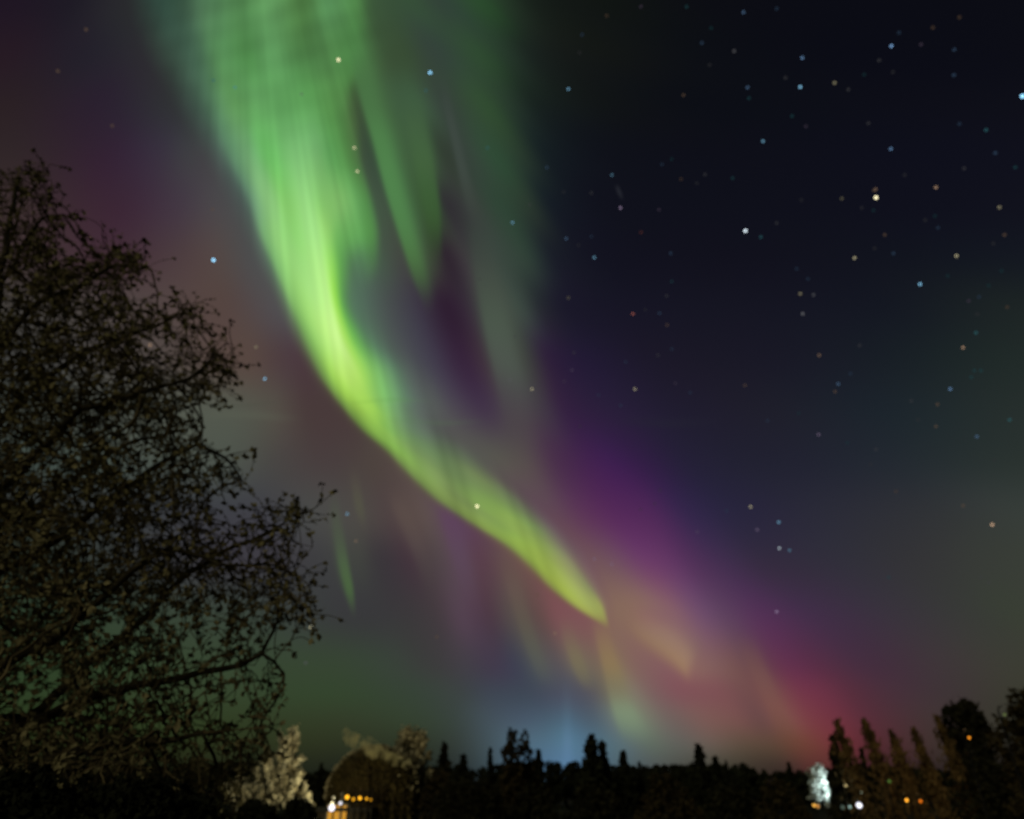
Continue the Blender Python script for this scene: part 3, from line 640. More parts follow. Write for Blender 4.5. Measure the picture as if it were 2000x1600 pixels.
def birch():
    rng = np.random.default_rng(21)
    YC = 9.6
    root = empty('birch_tree', (at(-120, 1600, YC).x - .3, YC, 0), 'big spreading tree with curly leafy twigs filling the whole left side', 'tree')
    RL = np.array(root.location)
    # attractors
    n = 44000
    px = rng.uniform(-640, 650, n); py = rng.uniform(260, 1700, n)
    ok = in_poly(px, py, CROWN)
    for hx, hy, ha, hb in HOLES:
        ok &= ~((((px - hx) / ha) ** 2 + ((py - hy) / hb) ** 2) < 1.6)
    # clumpy density
    den = 0.5 + 0.5 * np.sin(px * .021 + 1.3 * np.sin(py * .013)) * np.sin(py * .025 + 1.7 * np.sin(px * .017))
    low = np.clip((py - 1150) / 150, 0, 1) * np.clip((1450 - py) / 80, 0, 1)
    keep = rng.uniform(0, 1, n) < np.where(px > 130, 0.24 + .9 * den ** 1.2, 0.45 + 0.55 * den) * (1 - 0.45 * low) * np.where(px < -60, 0.45, 1)
    ok &= keep
    px, py = px[ok], py[ok]
    edge = np.clip((650 - px) / 500, 0.25, 1)
    Y = YC + rng.normal(0, 1, len(px)) * 1.15 * edge + 0.3
    Y = np.clip(Y, 6.8, 13)
    x = (px - 1000) / F; v = (800 - py) / F
    dy = CP - v * SP
    A = np.stack([x / dy * Y, Y, CAM.z + (SP + v * CP) / dy * Y], -1)
    A = A[:15000]
    # skeleton
    pos = []; par = []
    def add(p, q):
        pos.append(np.array(p, float)); par.append(q); return len(pos) - 1
    def run(pts, start, step=0.22):
        cur = start
        pts = [np.array(p) for p in pts]
        for a, b in zip(pts[:-1], pts[1:]):
            L = np.linalg.norm(b - a); k = max(1, int(L / step))
            for i in range(1, k + 1):
                q = a + (b - a) * i / k + rng.normal(0, .018, 3)
                cur = add(q, cur)
        return cur
    def P(px_, py_, y=YC): return np.array(at(px_, py_, y))
    base = add(np.array([RL[0], RL[1], 0.0]), -1)
    tr = [np.array([RL[0], RL[1], 0.0]), P(-120, 1600), P(-104, 1400), P(-70, 1100), P(-36, 800), P(0, 540), P(25, 400), P(40, 345)]
    run(tr, base, .3)
    LIMBS = [
     ([(-118,1575),(20,1440),(110,1360),(200,1270),(290,1200),(340,1140),(420,1085),(520,1040),(600,995)], 1.3),
     ([(110,1360),(220,1350),(320,1330),(430,1310),(510,1275),(555,1315)], .2),
     ([(-98,1350),(0,1300),(100,1250),(170,1200),(250,1120),(330,1070),(430,1100),(520,1110),(590,1180)], -1.2),
     ([(-75,1150),(60,1090),(180,1000),(290,920),(380,870),(440,895),(470,935)], .9),
     ([(-60,1000),(60,900),(160,800),(280,765),(370,740),(420,695),(440,672)], -1.0),
     ([(-45,850),(60,760),(160,690),(262,652),(340,618),(366,590)], .6),
     ([(-22,700),(60,600),(150,560),(220,515),(285,518)], -.6),
     ([(-5,560),(50,470),(85,425),(122,420)], .4),
     ([(10,480),(44,400),(80,350),(96,322)], -.3),
     ([(-118,1560),(60,1500),(200,1452),(350,1440),(450,1425),(520,1425)], -.8),
     ([(-100,1400),(-20,1398),(60,1396),(140,1400),(240,1420)], 1.0),
     ([(-110,1450),(-300,1200),(-450,900)], .5), ([(-70,1100),(-260,800),(-350,550)], -.5), ([(-30,750),(-150,500),(-190,380)], .5), ([(-115,1580),(-350,1500),(-520,1350)], 1.),
     ([(-20,680),(20,620),(110,640),(200,660)], 1.4), ([(-70,1080),(40,1010),(150,930),(240,870),(320,850),(350,800)], 1.8),
    ]
    for pts, dyy in LIMBS:
        n_ = len(pts)
        ws = [P(a, b, YC + dyy * min(1, k / 2.5)) for k, (a, b) in enumerate(pts)]
        PA = np.array(pos)
        st = int(np.argmin(((PA - ws[0]) ** 2).sum(1)))
        run([pos[st]] + ws[1:], st)
    # space colonisation
    D, KILL, INF = 0.17, 0.21, 1.6
    nearest = np.full(len(A), -1); nd = np.full(len(A), 1e9)
    PA = np.array(pos)
    for i in range(0, len(PA), 400):
        d = np.linalg.norm(A[:, None] - PA[None, i:i + 400], axis=2)
        j = d.argmin(1); dm = d[np.arange(len(A)), j]
        u = dm < nd; nd[u] = dm[u]; nearest[u] = j[u] + i
    alive = nd > KILL
    for it in range(120):
        idx = np.where(alive & (nd < INF))[0]
        if len(idx) < 15: break
        acc = {}
        dirs = A[idx] - np.array(pos)[nearest[idx]]
        dirs /= np.linalg.norm(dirs, axis=1)[:, None] + 1e-9
        for k, nn in enumerate(nearest[idx]):
            acc[nn] = acc.get(nn, 0) + dirs[k]
        new = []
        for nn, dsum in acc.items():
            g = dsum / (np.linalg.norm(dsum) + 1e-9)
            q = par[nn]
            if q >= 0:
                h = pos[nn] - pos[q]; h /= np.linalg.norm(h) + 1e-9
                g = g * 0.8 + h * 0.35
            g = g + rng.normal(0, .28, 3) + np.array([0, 0, -.06])
            g /= np.linalg.norm(g)
            new.append(add(pos[nn] + g * D, nn))
        NP = np.array([pos[i] for i in new])
        ai = np.where(alive)[0]
        for i in range(0, len(NP), 300):
            d = np.linalg.norm(A[ai][:, None] - NP[None, i:i + 300], axis=2)
            j = d.argmin(1); dm = d[np.arange(len(ai)), j]
            u = dm < nd[ai]
            nd[ai[u]] = dm[u]; nearest[ai[u]] = np.array(new)[j[u] + i]
        alive &= nd > KILL
        if len(pos) > 24000: break
    N = len(pos)
    kids = [[] for _ in range(N)]
    for i in range(N):
        if par[i] >= 0: kids[par[i]].append(i)
    rad_ = np.zeros(N)
    for i in range(N - 1, -1, -1):
        if not kids[i]: rad_[i] = 0.0065
        else: rad_[i] = sum(rad_[k] ** 2.15 for k in kids[i]) ** (1 / 2.15)
    rad_ = np.minimum(rad_ * 1.0, 0.26)
    print('birch nodes', N, 'max r', rad_.max())
    # trunk, limbs, twigs as chains
    trunk = MB(); limbs = MB(); twigs = MB()
    done = np.zeros(N, bool)
    def chain(i):
        c = [i]
        while kids[c[-1]]:
            c.append(max(kids[c[-1]], key=lambda k: rad_[k]))
        return c
    starts = [(base, -1)]
    tips = []
    first = True
    while starts:
        s, pr = starts.pop()
        c = chain(s)
        pts = ([pos[pr]] if pr >= 0 else []) + [pos[k] for k in c]
        rr = ([min(rad_[pr], rad_[c[0]] * 1.1)] if pr >= 0 else []) + [rad_[k] for k in c]
        tips.append(c[-1])
        if len(pts) > 1:
            pl = [p - RL for p in pts]
            mx = max(rr)
            dest = trunk if first else (limbs if mx > .022 else twigs)
            dest.tube(pl, rr, 8 if first else (6 if mx > .022 else 4), cap=False)
        first = False
        for a in c:
            ks = kids[a]
            if len(ks) > 1:
                m = max(ks, key=lambda k: rad_[k])
                for k in ks:
                    if k != m: starts.append((k, a))
    # curly end twigs with small dry leaves and buds
    small = [i for i in range(N) if rad_[i] < 0.012]
    leafp = []
    leafs = []
    PA = np.array(pos)
    pxs = PA[:, 0] / PA[:, 1] * 1
    for i in small:
        off = PA[i, 0] / PA[i, 1] < -0.92      # outside the left edge of the picture: fewer
        k = rng.choice([1, 1, 2, 2] if not off else [0, 1])
        q = par[i]
        h = (PA[i] - PA[q]) / (np.linalg.norm(PA[i] - PA[q]) + 1e-9)
        for _ in range(k):
            d = h * .7 + rng.normal(0, .6, 3); d /= np.linalg.norm(d)
            curl = rng.normal(0, .5, 3) + np.array([0, 0, -.32])
            p = PA[i].copy(); pts = [p - RL]; L = rng.uniform(.03, .07)
            if not kids[i]: L *= 1.35
            for s_ in range(6):
                d = d + curl * .3; d /= np.linalg.norm(d)
                p = p + d * L
                pts.append(p - RL)
                if s_ >= 1 and rng.random() < .6:
                    leafp.append(p - RL + rng.normal(0, .012, 3)); leafs.append(rng.uniform(.028, .055))
            w_ = rng.uniform(.005, .009)
            twigs.tube(pts, [w_, w_, w_ * .95, w_ * .9, w_ * .85, w_ * .8, w_ * .7], 3, cap=False)
            for _k in range(4 if not off and PA[i, 0] / PA[i, 1] < -.62 else 3):
                leafp.append(p - RL + rng.normal(0, .02, 3)); leafs.append(rng.uniform(.032, .06))
    trunk.build('trunk', M['bark'], root, True)
    limbs.build('limbs', M['bark'], root, True)
    twigs.build('twigs', M['twig'], root)
    lv, lf = quads(leafp, np.array(leafs), rng)
    print('leaves', len(lf), 'twig faces', len(twigs.f))
    mesh_obj('foliage', lv, lf, M['leaf'], root)
birch()

# ------------------------------------------------------------------ other trees
def height_at(px, py, Y): return at(px, py, Y).z
def x_at(px, py, Y): return at(px, py, Y).x

def conifer(px, top, wpx, Y, label, group='spruces of the skyline', mat='spruce', seed=0, dens=1.0, crown_base=0.12, name='spruce_tree', lean=0.0):
    rng = np.random.default_rng(seed + int(px))
    H = height_at(px, top, Y); X = x_at(px, top, Y)
    W = wpx * Y / F * 1.05
    root = empty(name, (X, Y, 0), label, 'tree', group)
    t = MB(); t.tube([(0, 0, 0), (0, 0, H * .5), (0, 0, H * .985)], [H * .016, H * .009, .02], 6)
    t.build('trunk', M['trunk'], root)
    pts = []; sz = []
    z = H * crown_base; 
    nwh = int(18 + H * 1.1)
    for k in range(nwh):
        fr = k / (nwh - 1)
        z = H * (crown_base + (1 - crown_base) * fr)
        reach = W * .5 * ((1 - fr) ** .72 * 1.0 + .07) * rng.uniform(.75, 1.25)
        nb = int(rng.integers(6, 10))
        for b in range(nb):
            a = rng.uniform(0, 6.283)
            L = reach * rng.uniform(.45, 1.15)
            m = max(2, int(L / (W * .05) * dens))
            for s_ in range(m):
                u = (s_ + rng.random()) / m
                r = L * u
                pts.append((r * math.cos(a), r * math.sin(a), z - r * .28 + rng.normal(0, .012 * H) * .5))
                sz.append(W * .12 * (1 - .45 * u) + .03 * W)
    for k in range(6): pts.append((rng.normal(0, W * .01), rng.normal(0, W * .01), H * (1 - .012 * k))); sz.append(W * .03)
    v, f = quads(pts, np.array(sz), rng, stretch=1.8)
    mesh_obj('crown', v, f, M[mat], root)
    return root

def leafy(px, top, wpx, Y, label, lumps=None, group=None, mat='dark_leaf', n=1400, leaf=None, seed=0, crown_h=None, name='broadleaf_tree', limb_mat='trunk', trunk_r=None):
    """lumps in units of crown half width / crown height: (cx, cz(0..1 of crown), rx, rz)"""
    rng = np.random.default_rng(seed + int(px) * 3)
    H = height_at(px, top, Y); X = x_at(px, top + 20, Y)
    W = wpx * Y / F
    ch = (crown_h * Y / F) if crown_h else min(H * .75, W * 1.6)
    z0 = H - ch
    root = empty(name, (X, Y, 0), label, 'tree', group)
    lumps = lumps or [(0, .55, .75, .42), (-.5, .4, .48, .3), (.5, .42, .46, .3), (-.15, .82, .4, .2), (.28, .74, .36, .2), (0, .2, .6, .25)]
    t = MB()
    tr = trunk_r or max(.06, H * .018)
    t.tube([(0, 0, 0), (tr * .5, 0, z0 * .6), (0, 0, z0 + ch * .35), (0, 0, z0 + ch * .7)], [tr, tr * .8, tr * .5, tr * .2], 7)
    t.build('trunk', M[limb_mat], root)
    lb = MB()
    pts = []
    tot = sum(l[2] * l[2] * l[3] for l in lumps)
    for (cx, cz, rx, rz) in lumps:
        c = np.array([cx * W / 2, rng.normal(0, .12) * W / 2, z0 + cz * ch])
        lb.tube([(0, 0, z0 + ch * .1), tuple(c * np.array([.5, .5, 0]) + np.array([0, 0, (z0 + ch * .1 + c[2]) / 2])), tuple(c)], [tr * .5, tr * .3, tr * .12], 5)
        for _ in range(5):
            e = c + rng.normal(0, 1, 3) * np.array([rx * W / 2, rx * W / 2, rz * ch]) * .55
            lb.tube([tuple(c), tuple((c + e) / 2 + rng.normal(0, .03 * W, 3)), tuple(e)], [tr * .12, tr * .08, tr * .03], 4)
        k = int(n * (rx * rx * rz) / tot) + 20
        d = rng.normal(size=(k, 3)); d /= np.linalg.norm(d, axis=1)[:, None]
        r = rng.uniform(.25, 1.0, k) ** .5 * (1 + .12 * np.sin(d[:, 0] * 7 + cx * 9) * np.cos(d[:, 2] * 6)) * np.where(rng.random(k) < .08, 1.12, 1)
        pts.append(c + d * r[:, None] * np.array([rx * W / 2, rx * W / 2, rz * ch]))
    lb.build('limbs', M[limb_mat], root)
    pts = np.concatenate(pts)
    v, f = quads(pts, leaf or W * .045, rng)
    mesh_obj('crown', v, f, M[mat], root)
    return root

# far forest that reads as one mass
def forest():
    rng = np.random.default_rng(5)
    pts = []; sz = []
    mb = MB()
    for k in range(950):
        x = rng.uniform(-330, 330); y = rng.uniform(250, 340)
        u = x / y
        Hb = 13.0 + .9 * math.sin(u * 9 + 1) + .8 * math.sin(u * 31)
        H = (6 + (Hb - 6 + rng.normal(0, .55)) * y / 300.0)
        if u < -.28: H += 1.2
        W = rng.uniform(4.5, 8.5)
        broad = rng.random() < .72
        mb.tube([(x, y, 0), (x, y, H * .9)], [.2, .05], 3, cap=False)
        for s_ in range(80):
            fr = rng.random() ** (.9 if broad else .8)
            z = H * (.15 + .85 * fr)
            r = (W * .5 * (math.sqrt(max(0, 1 - (2 * fr - 1) ** 2)) if broad else (1 - fr) * .9 + .03)) * math.sqrt(rng.random())
            a = rng.uniform(0, 6.283)
            pts.append((x + r * math.cos(a), y + r * math.sin(a), z)); sz.append(rng.uniform(1.1, 2.0) * (1 - .3 * fr))
    v, f = quads(pts, np.array(sz), rng)
    v = list(map(tuple, v)); b = len(v)
    v += mb.v; f = f + [tuple(b + i for i in q) for q in mb.f]
    o = mesh_obj('forest', v, f, M['spruce'])
    tag(o, 'dark distant forest running along the whole horizon', 'forest', kind='stuff')
forest()

# skyline trees one can tell apart
SKYLINE = [
 (1052,1468,46,170,'small dark spruce at the right foot of the tall pair','spruce'),
 (958,1462,30,180,'slim dark spruce left of the tall pair','spruce'),
 (1154,1442,74,170,'ragged pine with drooping side branches in front of the blue glow, left of two','spruce'),
 (1176,1452,50,176,'thinner pine right beside the ragged one at the blue glow','spruce'),
 (1216,1470,48,180,'small pointed spruce right of the pine pair','spruce'),
 (1248,1490,26,190,'tiny spruce top in the gap right of the small pointed spruce','spruce'),
 (1363,1458,60,165,'pointed spruce standing alone on the skyline under the tan haze','spruce'),
 (1396,1480,40,180,'short spruce just right of the lone pointed spruce','spruce'),
 (1418,1487,22,180,'very short spruce two places right of the lone pointed spruce','spruce'),
 (1540,1492,30,170,'low spruce left of the white frosted tree','spruce'),
 (628,1494,26,190,'dark spruce tip just right of the cream frosted tree','spruce'),
 (676,1488,34,190,'dark spruce behind the smoke plume','spruce'),
 (868,1455,50,120,'dark spruce right of the frosted tree behind the round willow','dark_leaf'),
 (905,1478,50,140,'low dark tree between the frosted tree and the tall spruce pair','spruce'),
 (1300,1500,40,200,'low blunt tree top left of the lone pointed spruce','spruce'),
]
for i, (px, top, w, Y, lab, mt) in enumerate(SKYLINE):
    conifer(px, top, w, Y, lab, mat=mt, seed=i, dens=.5 if 1150 < px < 1180 else .9)

leafy(999, 1418, 44, 150, 'taller left tree of the brownish close pair left of the blue glow', [(0,.86,.45,.14),(-.1,.66,.75,.2),(.1,.42,1.0,.25),(0,.18,1.25,.25)], group='brownish tree pair left of the blue glow', mat='brown_leaf', n=1500, crown_h=150, leaf=.55, name='tall_tree')
leafy(1023, 1426, 44, 156, 'shorter right tree of the brownish close pair left of the blue glow', [(0,.86,.5,.14),(.1,.66,.75,.2),(.15,.42,1.0,.25),(.3,.18,1.3,.25)], group='brownish tree pair left of the blue glow', mat='brown_leaf', n=1500, crown_h=145, leaf=.55, name='tall_tree')
# dark mid-ground trees
MID = [
 (935,1520,130,85,'low round dark tree left of the tall spruce pair, nearest row','dark_leaf'),
 (1040,1530,120,90,'low dark tree below the tall spruce pair','dark_leaf'),
 (1160,1528,130,95,'low dark tree below the ragged pine pair','dark_leaf'),
 (1300,1512,120,90,'rounded greyish tree left of the lone pointed spruce, near row','brown_leaf'),
 (1420,1528,130,95,'low dark tree right of the lone pointed spruce, near row','dark_leaf'),
 (1520,1520,110,85,'low brownish tree left of the white frosted tree, near row','brown_leaf'),
 (850,1500,90,70,'brown tree with a rounded top right of the round willow','brown_leaf'),
]
for i, (px, top, w, Y, lab, mt) in enumerate(MID):
    leafy(px, top, w, Y, lab, mat=mt, n=1500, seed=i, group='low dark trees in front of the forest', crown_h=120)
# dark bushes at the bottom; the two nearest are added, standing in for shade
HED = [(30,1484,430,7.0),(285,1508,330,7.5),(385,1550,130,30),(500,1562,110,33),(585,1560,80,34)]
HL = ['black leafy mass filling the bottom left corner','black leafy mass second from the bottom left corner','black bushy tree left of the cream frosted tree','dark bush at the left foot of the cream frosted tree','dark bush in front of the foot of the cream frosted tree']
for i, (px, top, w, Y) in enumerate(HED):
    if Y < 10:
        leafy(px, top, w, Y, HL[i], mat='spruce', n=16000, seed=40 + i, crown_h=w * .8, group='dark bushes along the bottom left', leaf=.045, name='bush', trunk_r=.08,
              lumps=[(0,.6,.8,.36),(-.5,.62,.5,.34),(.5,.58,.5,.32),(-.2,.8,.4,.2),(.25,.76,.4,.2),(.8,.4,.35,.3),(-.8,.4,.35,.3),(0,.2,.9,.3)])
        continue
    leafy(px, top, w, Y, HL[i], mat='spruce', n=6500, seed=40 + i, crown_h=w * .9, group='dark bushes along the bottom left', leaf=.12, name='bush')
leafy(1880, 1368, 96, 62, 'dark round headed tree right of the leaning poplars', [( -.3,.78,.5,.2),(.2,.84,.5,.17),(.55,.7,.36,.16),(-.6,.66,.3,.14),(0,.5,.6,.25),(.3,.25,.8,.25),(-.35,.3,.4,.2)], mat='dark_leaf', n=5200, crown_h=190, seed=3, leaf=.27)
leafy(1905, 1470, 150, 58, 'wide dark tree mass below the round headed tree', mat='dark_leaf', n=2600, crown_h=170, seed=5, leaf=.24)
leafy(2010, 1340, 170, 44, 'tall olive brown tree cut by the right edge of the picture', [(0,.8,.6,.2),(-.45,.66,.45,.17),(.4,.68,.5,.18),(-.1,.45,.85,.22),(-.3,.22,.8,.22),(.4,.25,.6,.2)], mat='brown_leaf', n=7600, crown_h=280, seed=6, leaf=.22)
conifer(1626, 1440, 60, 72, 'dark spruce right behind the white frosted tree', seed=3, mat='dark_leaf', dens=1.5)
conifer(1682, 1466, 34, 80, 'small dark spruce between the first and second poplar', seed=3, mat='dark_leaf')

# leaning columnar poplars lit by the orange lamps
def poplar(px, top, wpx, Y, label, lean, seed):
    rng = np.random.default_rng(seed)
    T = at(px, top, Y)
    H = T.z
    X = T.x + H * lean * .8
    root = empty('poplar_tree', (X, Y, 0), label, 'tree', 'leaning columnar poplars at the right')
    W = wpx * Y / F * .66
    def axis(z):
        u = z / H
        return -H * lean * .8 * (u ** 1.1)
    t = MB(); zz = [0, H*.3, H*.6, H*.96]
    t.tube([(axis(z), 0, z) for z in zz], [.16, .12, .07, .015], 6)
    t.build('trunk', M['trunk'], root)
    n = 1500
    u = rng.random(n) ** .95
    z = H * (.12 + .9 * u) + rng.normal(0, .1, n)
    prof = np.clip((1.02 - u) / .4, 0, 1) ** .6 * np.clip(.35 + u * 2.5, 0, 1)
    a = rng.uniform(0, 6.283, n); r = W * .5 * prof * np.abs(rng.normal(0, .8, n))
    pts = np.stack([np.array([axis(k) for k in z]) + r * np.cos(a), r * np.sin(a), z], -1)
    v, f = quads(pts, .15, rng, up_bias=2.2, stretch=3.0)
    mesh_obj('crown', v, f, M['poplar'], root)
for i, (px, top, w, Y, ln, lab) in enumerate([
    (1636,1416,44,58,.13,'first leaning columnar poplar from the left, beside the dark spruce'),
    (1690,1414,44,56,.14,'second leaning columnar poplar from the left, tall and slim'),
    (1742,1436,42,55,.14,'third and shortest leaning columnar poplar'),
    (1786,1430,36,56,.13,'fourth leaning columnar poplar, above the two orange lamps'),
    (1832,1408,34,58,.11,'fifth leaning columnar poplar, just left of the round headed tree')]):
    poplar(px, top, w, Y, lab, ln, 100 + i)

# ------------------------------------------------------------------ frosted trees
def frosted(px, top, wpx, Y, label, fronds, mat, seed, name='frosted_tree', knob=.10, group=None):
    """fronds: (x0,y0,x1,y1, thickness px, count) strokes in sky positions, grown in depth too"""
    rng = np.random.default_rng(seed)
    T = at(px, top, Y); H = T.z
    root = empty(name, (T.x, Y, 0), label, 'tree', group)
    B = np.array([T.x, Y, 0])
    t = MB(); t.tube([(0, 0, 0), (.05, 0, H * .5), (0, 0, H * .9)], [.12, .08, .03], 6)
    t.build('trunk', M['trunk'], root)
    br = MB(); pts = []; sz = []
    for (x0, y0, x1, y1, th, cnt) in fronds:
        for _ in range(cnt):
            dY = rng.normal(0, .8)
            ox, oy = rng.normal(0, th * .35), rng.normal(0, th * .2)
            a = np.array(at(x0 + ox * .5, y0 + oy, Y + dY * .5)) - B
            b = np.array(at(x1 + ox, y1 + oy, Y + dY)) - B
            m1 = (a + b) / 2 + rng.normal(0, .12, 3)
            ps = [(1 - u) ** 2 * a + 2 * u * (1 - u) * m1 + u * u * b for u in np.linspace(0, 1, 7)]
            br.tube(ps, list(np.linspace(.03, .01, 7)), 4, cap=False)
            L = np.linalg.norm(b - a)
            k = int(L / (knob * .38)) + 3
            for q in range(k):
                u = rng.random()
                p = (1 - u) ** 2 * a + 2 * u * (1 - u) * m1 + u * u * b
                pts.append(p + rng.normal(0, th * .22 * Y / F, 3)); sz.append(knob * rng.uniform(.7, 1.6))
    br.build('branches', M['trunk'], root)
    v, f = quads(pts, np.array(sz), rng, stretch=1.2)
    mesh_obj('frosted_twigs', v, f, M[mat], root)
    return root

frosted(560, 1425, 150, 40, 'cream coloured frosted tree with a narrow ragged top, right of the big tree',
    [(556,1520,546,1428,9,5),(562,1500,572,1424,12,12),(570,1470,582,1445,7,5),(566,1500,590,1478,8,8),(556,1540,540,1470,9,6),(545,1560,515,1480,9,7),(545,1570,560,1490,14,12),(560,1570,590,1510,10,9),(535,1580,490,1535,10,8),(520,1590,440,1540,9,7),(500,1590,465,1532,9,5),(575,1580,598,1530,8,8),(590,1600,606,1550,9,10),(545,1560,530,1500,8,8),(570,1560,575,1490,10,8),(600,1610,612,1570,8,6),(520,1590,500,1500,14,10),(500,1595,470,1520,13,10),(480,1600,442,1535,11,9),(530,1585,526,1470,12,9),(560,1500,556,1440,10,5),(575,1470,578,1432,8,6)],
    'frost', 11, knob=.085)
frosted(800, 1420, 70, 47, 'pale brown frosted tree with two upright plumes behind the round willow',
    [(788,1500,795,1425,14,24),(780,1500,780,1450,10,14),(800,1500,818,1428,15,24),(808,1500,828,1445,11,14),(796,1520,806,1445,12,14),(810,1520,842,1470,9,6),(790,1520,800,1460,10,8),(800,1515,797,1500,6,4),(820,1540,840,1500,10,6)],
    'frost_dim', 12, knob=.12)
frosted(1598, 1494, 45, 60, 'glowing white frosted tree shaped like a drooping hood at the lower right',
    [(1598,1560,1590,1500,10,16),(1598,1540,1600,1496,9,16),(1604,1530,1608,1510,8,10),(1604,1520,1614,1545,7,12),(1612,1535,1618,1575,6,12),(1592,1520,1586,1560,9,14),(1594,1540,1598,1578,7,8),(1590,1510,1584,1535,6,8)],
    'frost_white', 13, knob=.11)

# round willow with drooping strands
def willow():
    rng = np.random.default_rng(31)
    Y = 45.0
    T = at(742, 1480, Y); H = T.z
    C = at(729, 1552, Y)
    rx = 77 * Y / F; rz = (1552 - 1478) * Y / F
    root = empty('willow_tree', (C.x, Y, 0), 'round dome shaped weeping tree with the row of orange lamps before it', 'tree')
    t = MB(); t.tube([(0, 0, 0), (.1, 0, 2), (0, 0, C.z - .5), (.05, 0, C.z + rz * .6)], [.26, .2, .16, .05], 8)
    t.build('trunk', M['trunk'], root)
    lb = MB(); pts = []; sz = []
    for k in range(26):
        a = rng.uniform(0, 6.283); 
        e = np.array([math.cos(a) * rx * rng.uniform(.4, .9), math.sin(a) * rx * rng.uniform(.4, .9), C.z + rz * rng.uniform(.3, .85)])
        lb.tube([(0, 0, C.z - .6), (e[0] * .4, e[1] * .4, (C.z + e[2]) / 2 + .2), tuple(e)], [.07, .05, .02], 5)
    lb.build('limbs', M['trunk'], root)
    st = MB()
    for k in range(760):
        d = rng.normal(size=3); d[2] = abs(d[2]); d /= np.linalg.norm(d)
        s = rng.uniform(.82, 1.03)
        p = np.array([d[0] * rx * s, d[1] * rx * s, C.z + d[2] * rz * s])
        L = rng.uniform(1.2, 3.0)
        q = p.copy(); ps = [p.copy()]
        out = rng.normal(0, .035, 3) - np.array([d[0], d[1], 0]) * .06 * (1 - d[2])
        for i in range(7):
            q = q + np.array([out[0] * (1 - i / 6.), out[1] * (1 - i / 6.), -1.0]) * (L / 7)
            ps.append(q.copy())
            for _ in range(3):
                pts.append(q + rng.normal(0, .07, 3)); sz.append(rng.uniform(.06, .13))
        st.tube(ps, [.012] * 8, 3, cap=False)
    st.build('strands', M['trunk'], root)
    for k in range(9000):
        d = rng.normal(size=3); d[2] = abs(d[2]) * .9 - .12; d /= np.linalg.norm(d)
        q = rng.uniform(.93, 1.02)
        pts.append(np.array([d[0] * rx * q, d[1] * rx * q, C.z + d[2] * rz * q])); sz.append(rng.uniform(.05, .1))
    v, f = quads(pts, np.array(sz), rng, up_bias=.2, stretch=1.5)
    mesh_obj('crown', v, f, M['willow'], root)
    rp = []; rs = []  # rim light painted as pale quads along the crown's upper outline
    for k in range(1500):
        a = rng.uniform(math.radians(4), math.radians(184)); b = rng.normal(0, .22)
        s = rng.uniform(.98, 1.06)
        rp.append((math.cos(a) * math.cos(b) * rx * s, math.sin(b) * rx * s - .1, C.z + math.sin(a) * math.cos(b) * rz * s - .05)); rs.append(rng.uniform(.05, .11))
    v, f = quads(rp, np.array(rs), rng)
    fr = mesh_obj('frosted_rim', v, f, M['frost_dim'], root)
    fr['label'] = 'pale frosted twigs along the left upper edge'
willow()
leafy(905, 1515, 110, 60, 'dark round bush like tree right of the round willow', mat='dark_leaf', n=2200, crown_h=110, seed=15, leaf=.16, lumps=[(0,.5,.95,.5),(-.3,.7,.5,.25),(.35,.65,.5,.28)])
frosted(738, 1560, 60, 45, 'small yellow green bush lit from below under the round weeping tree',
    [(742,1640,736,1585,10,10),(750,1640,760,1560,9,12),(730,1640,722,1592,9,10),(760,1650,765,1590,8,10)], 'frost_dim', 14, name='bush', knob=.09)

# ------------------------------------------------------------------ lamps
def lamp(px, py, Y, r_px, rgb, strength, label, group=None, watts=0, light_rgb=None, kind='street_lamp', zs=1.0, matname=None, aim=None):
    p = at(px, py, Y)
    root = empty(kind, (p.x, p.y + .15, 0), label, 'lamp', group)
    pole = MB()
    h = p.z
    pole.tube([(0, .25, 0), (0, .25, h * .6), (0, .25, h + .25), (0, .1, h + .42), (0, -.1, h + .36)], [.07, .055, .04, .03, .03], 8)
    pole.build('pole', M['metal'], root, True)
    cap = MB()
    r = r_px * Y / F
    cap.tube([(0, -.15, h + r * zs * .9), (0, -.15, h + r * zs * 1.35), (0, -.15, h + r * zs * 1.6)], [r * .9, r * .55, .03], 10)
    cap.build('lamp_shade', M['metal'], root)
    b = MB(); b.ball((0, -.15, h), r, zs=zs)
    b.build('bulb', glow(matname or 'lamp_light', rgb, strength, light=False), root, True)
    if watts:
        ld = bpy.data.lights.new('lamp_light', 'SPOT' if aim else 'POINT')
        ld.energy = watts; ld.color = light_rgb or rgb; ld.shadow_soft_size = .15
        lo = bpy.data.objects.new('lamp_light', ld)
        COL.objects.link(lo); lo.parent = root
        lo.location = (0, -.15, h + r * 2.2 + .35)
        if aim:
            ld.spot_size = R(42); ld.spot_blend = .8
            tgt = at(*aim)
            lo.rotation_euler = (tgt - (Vector(root.location) + Vector(lo.location))).to_track_quat('-Z', 'Y').to_euler()
    return root

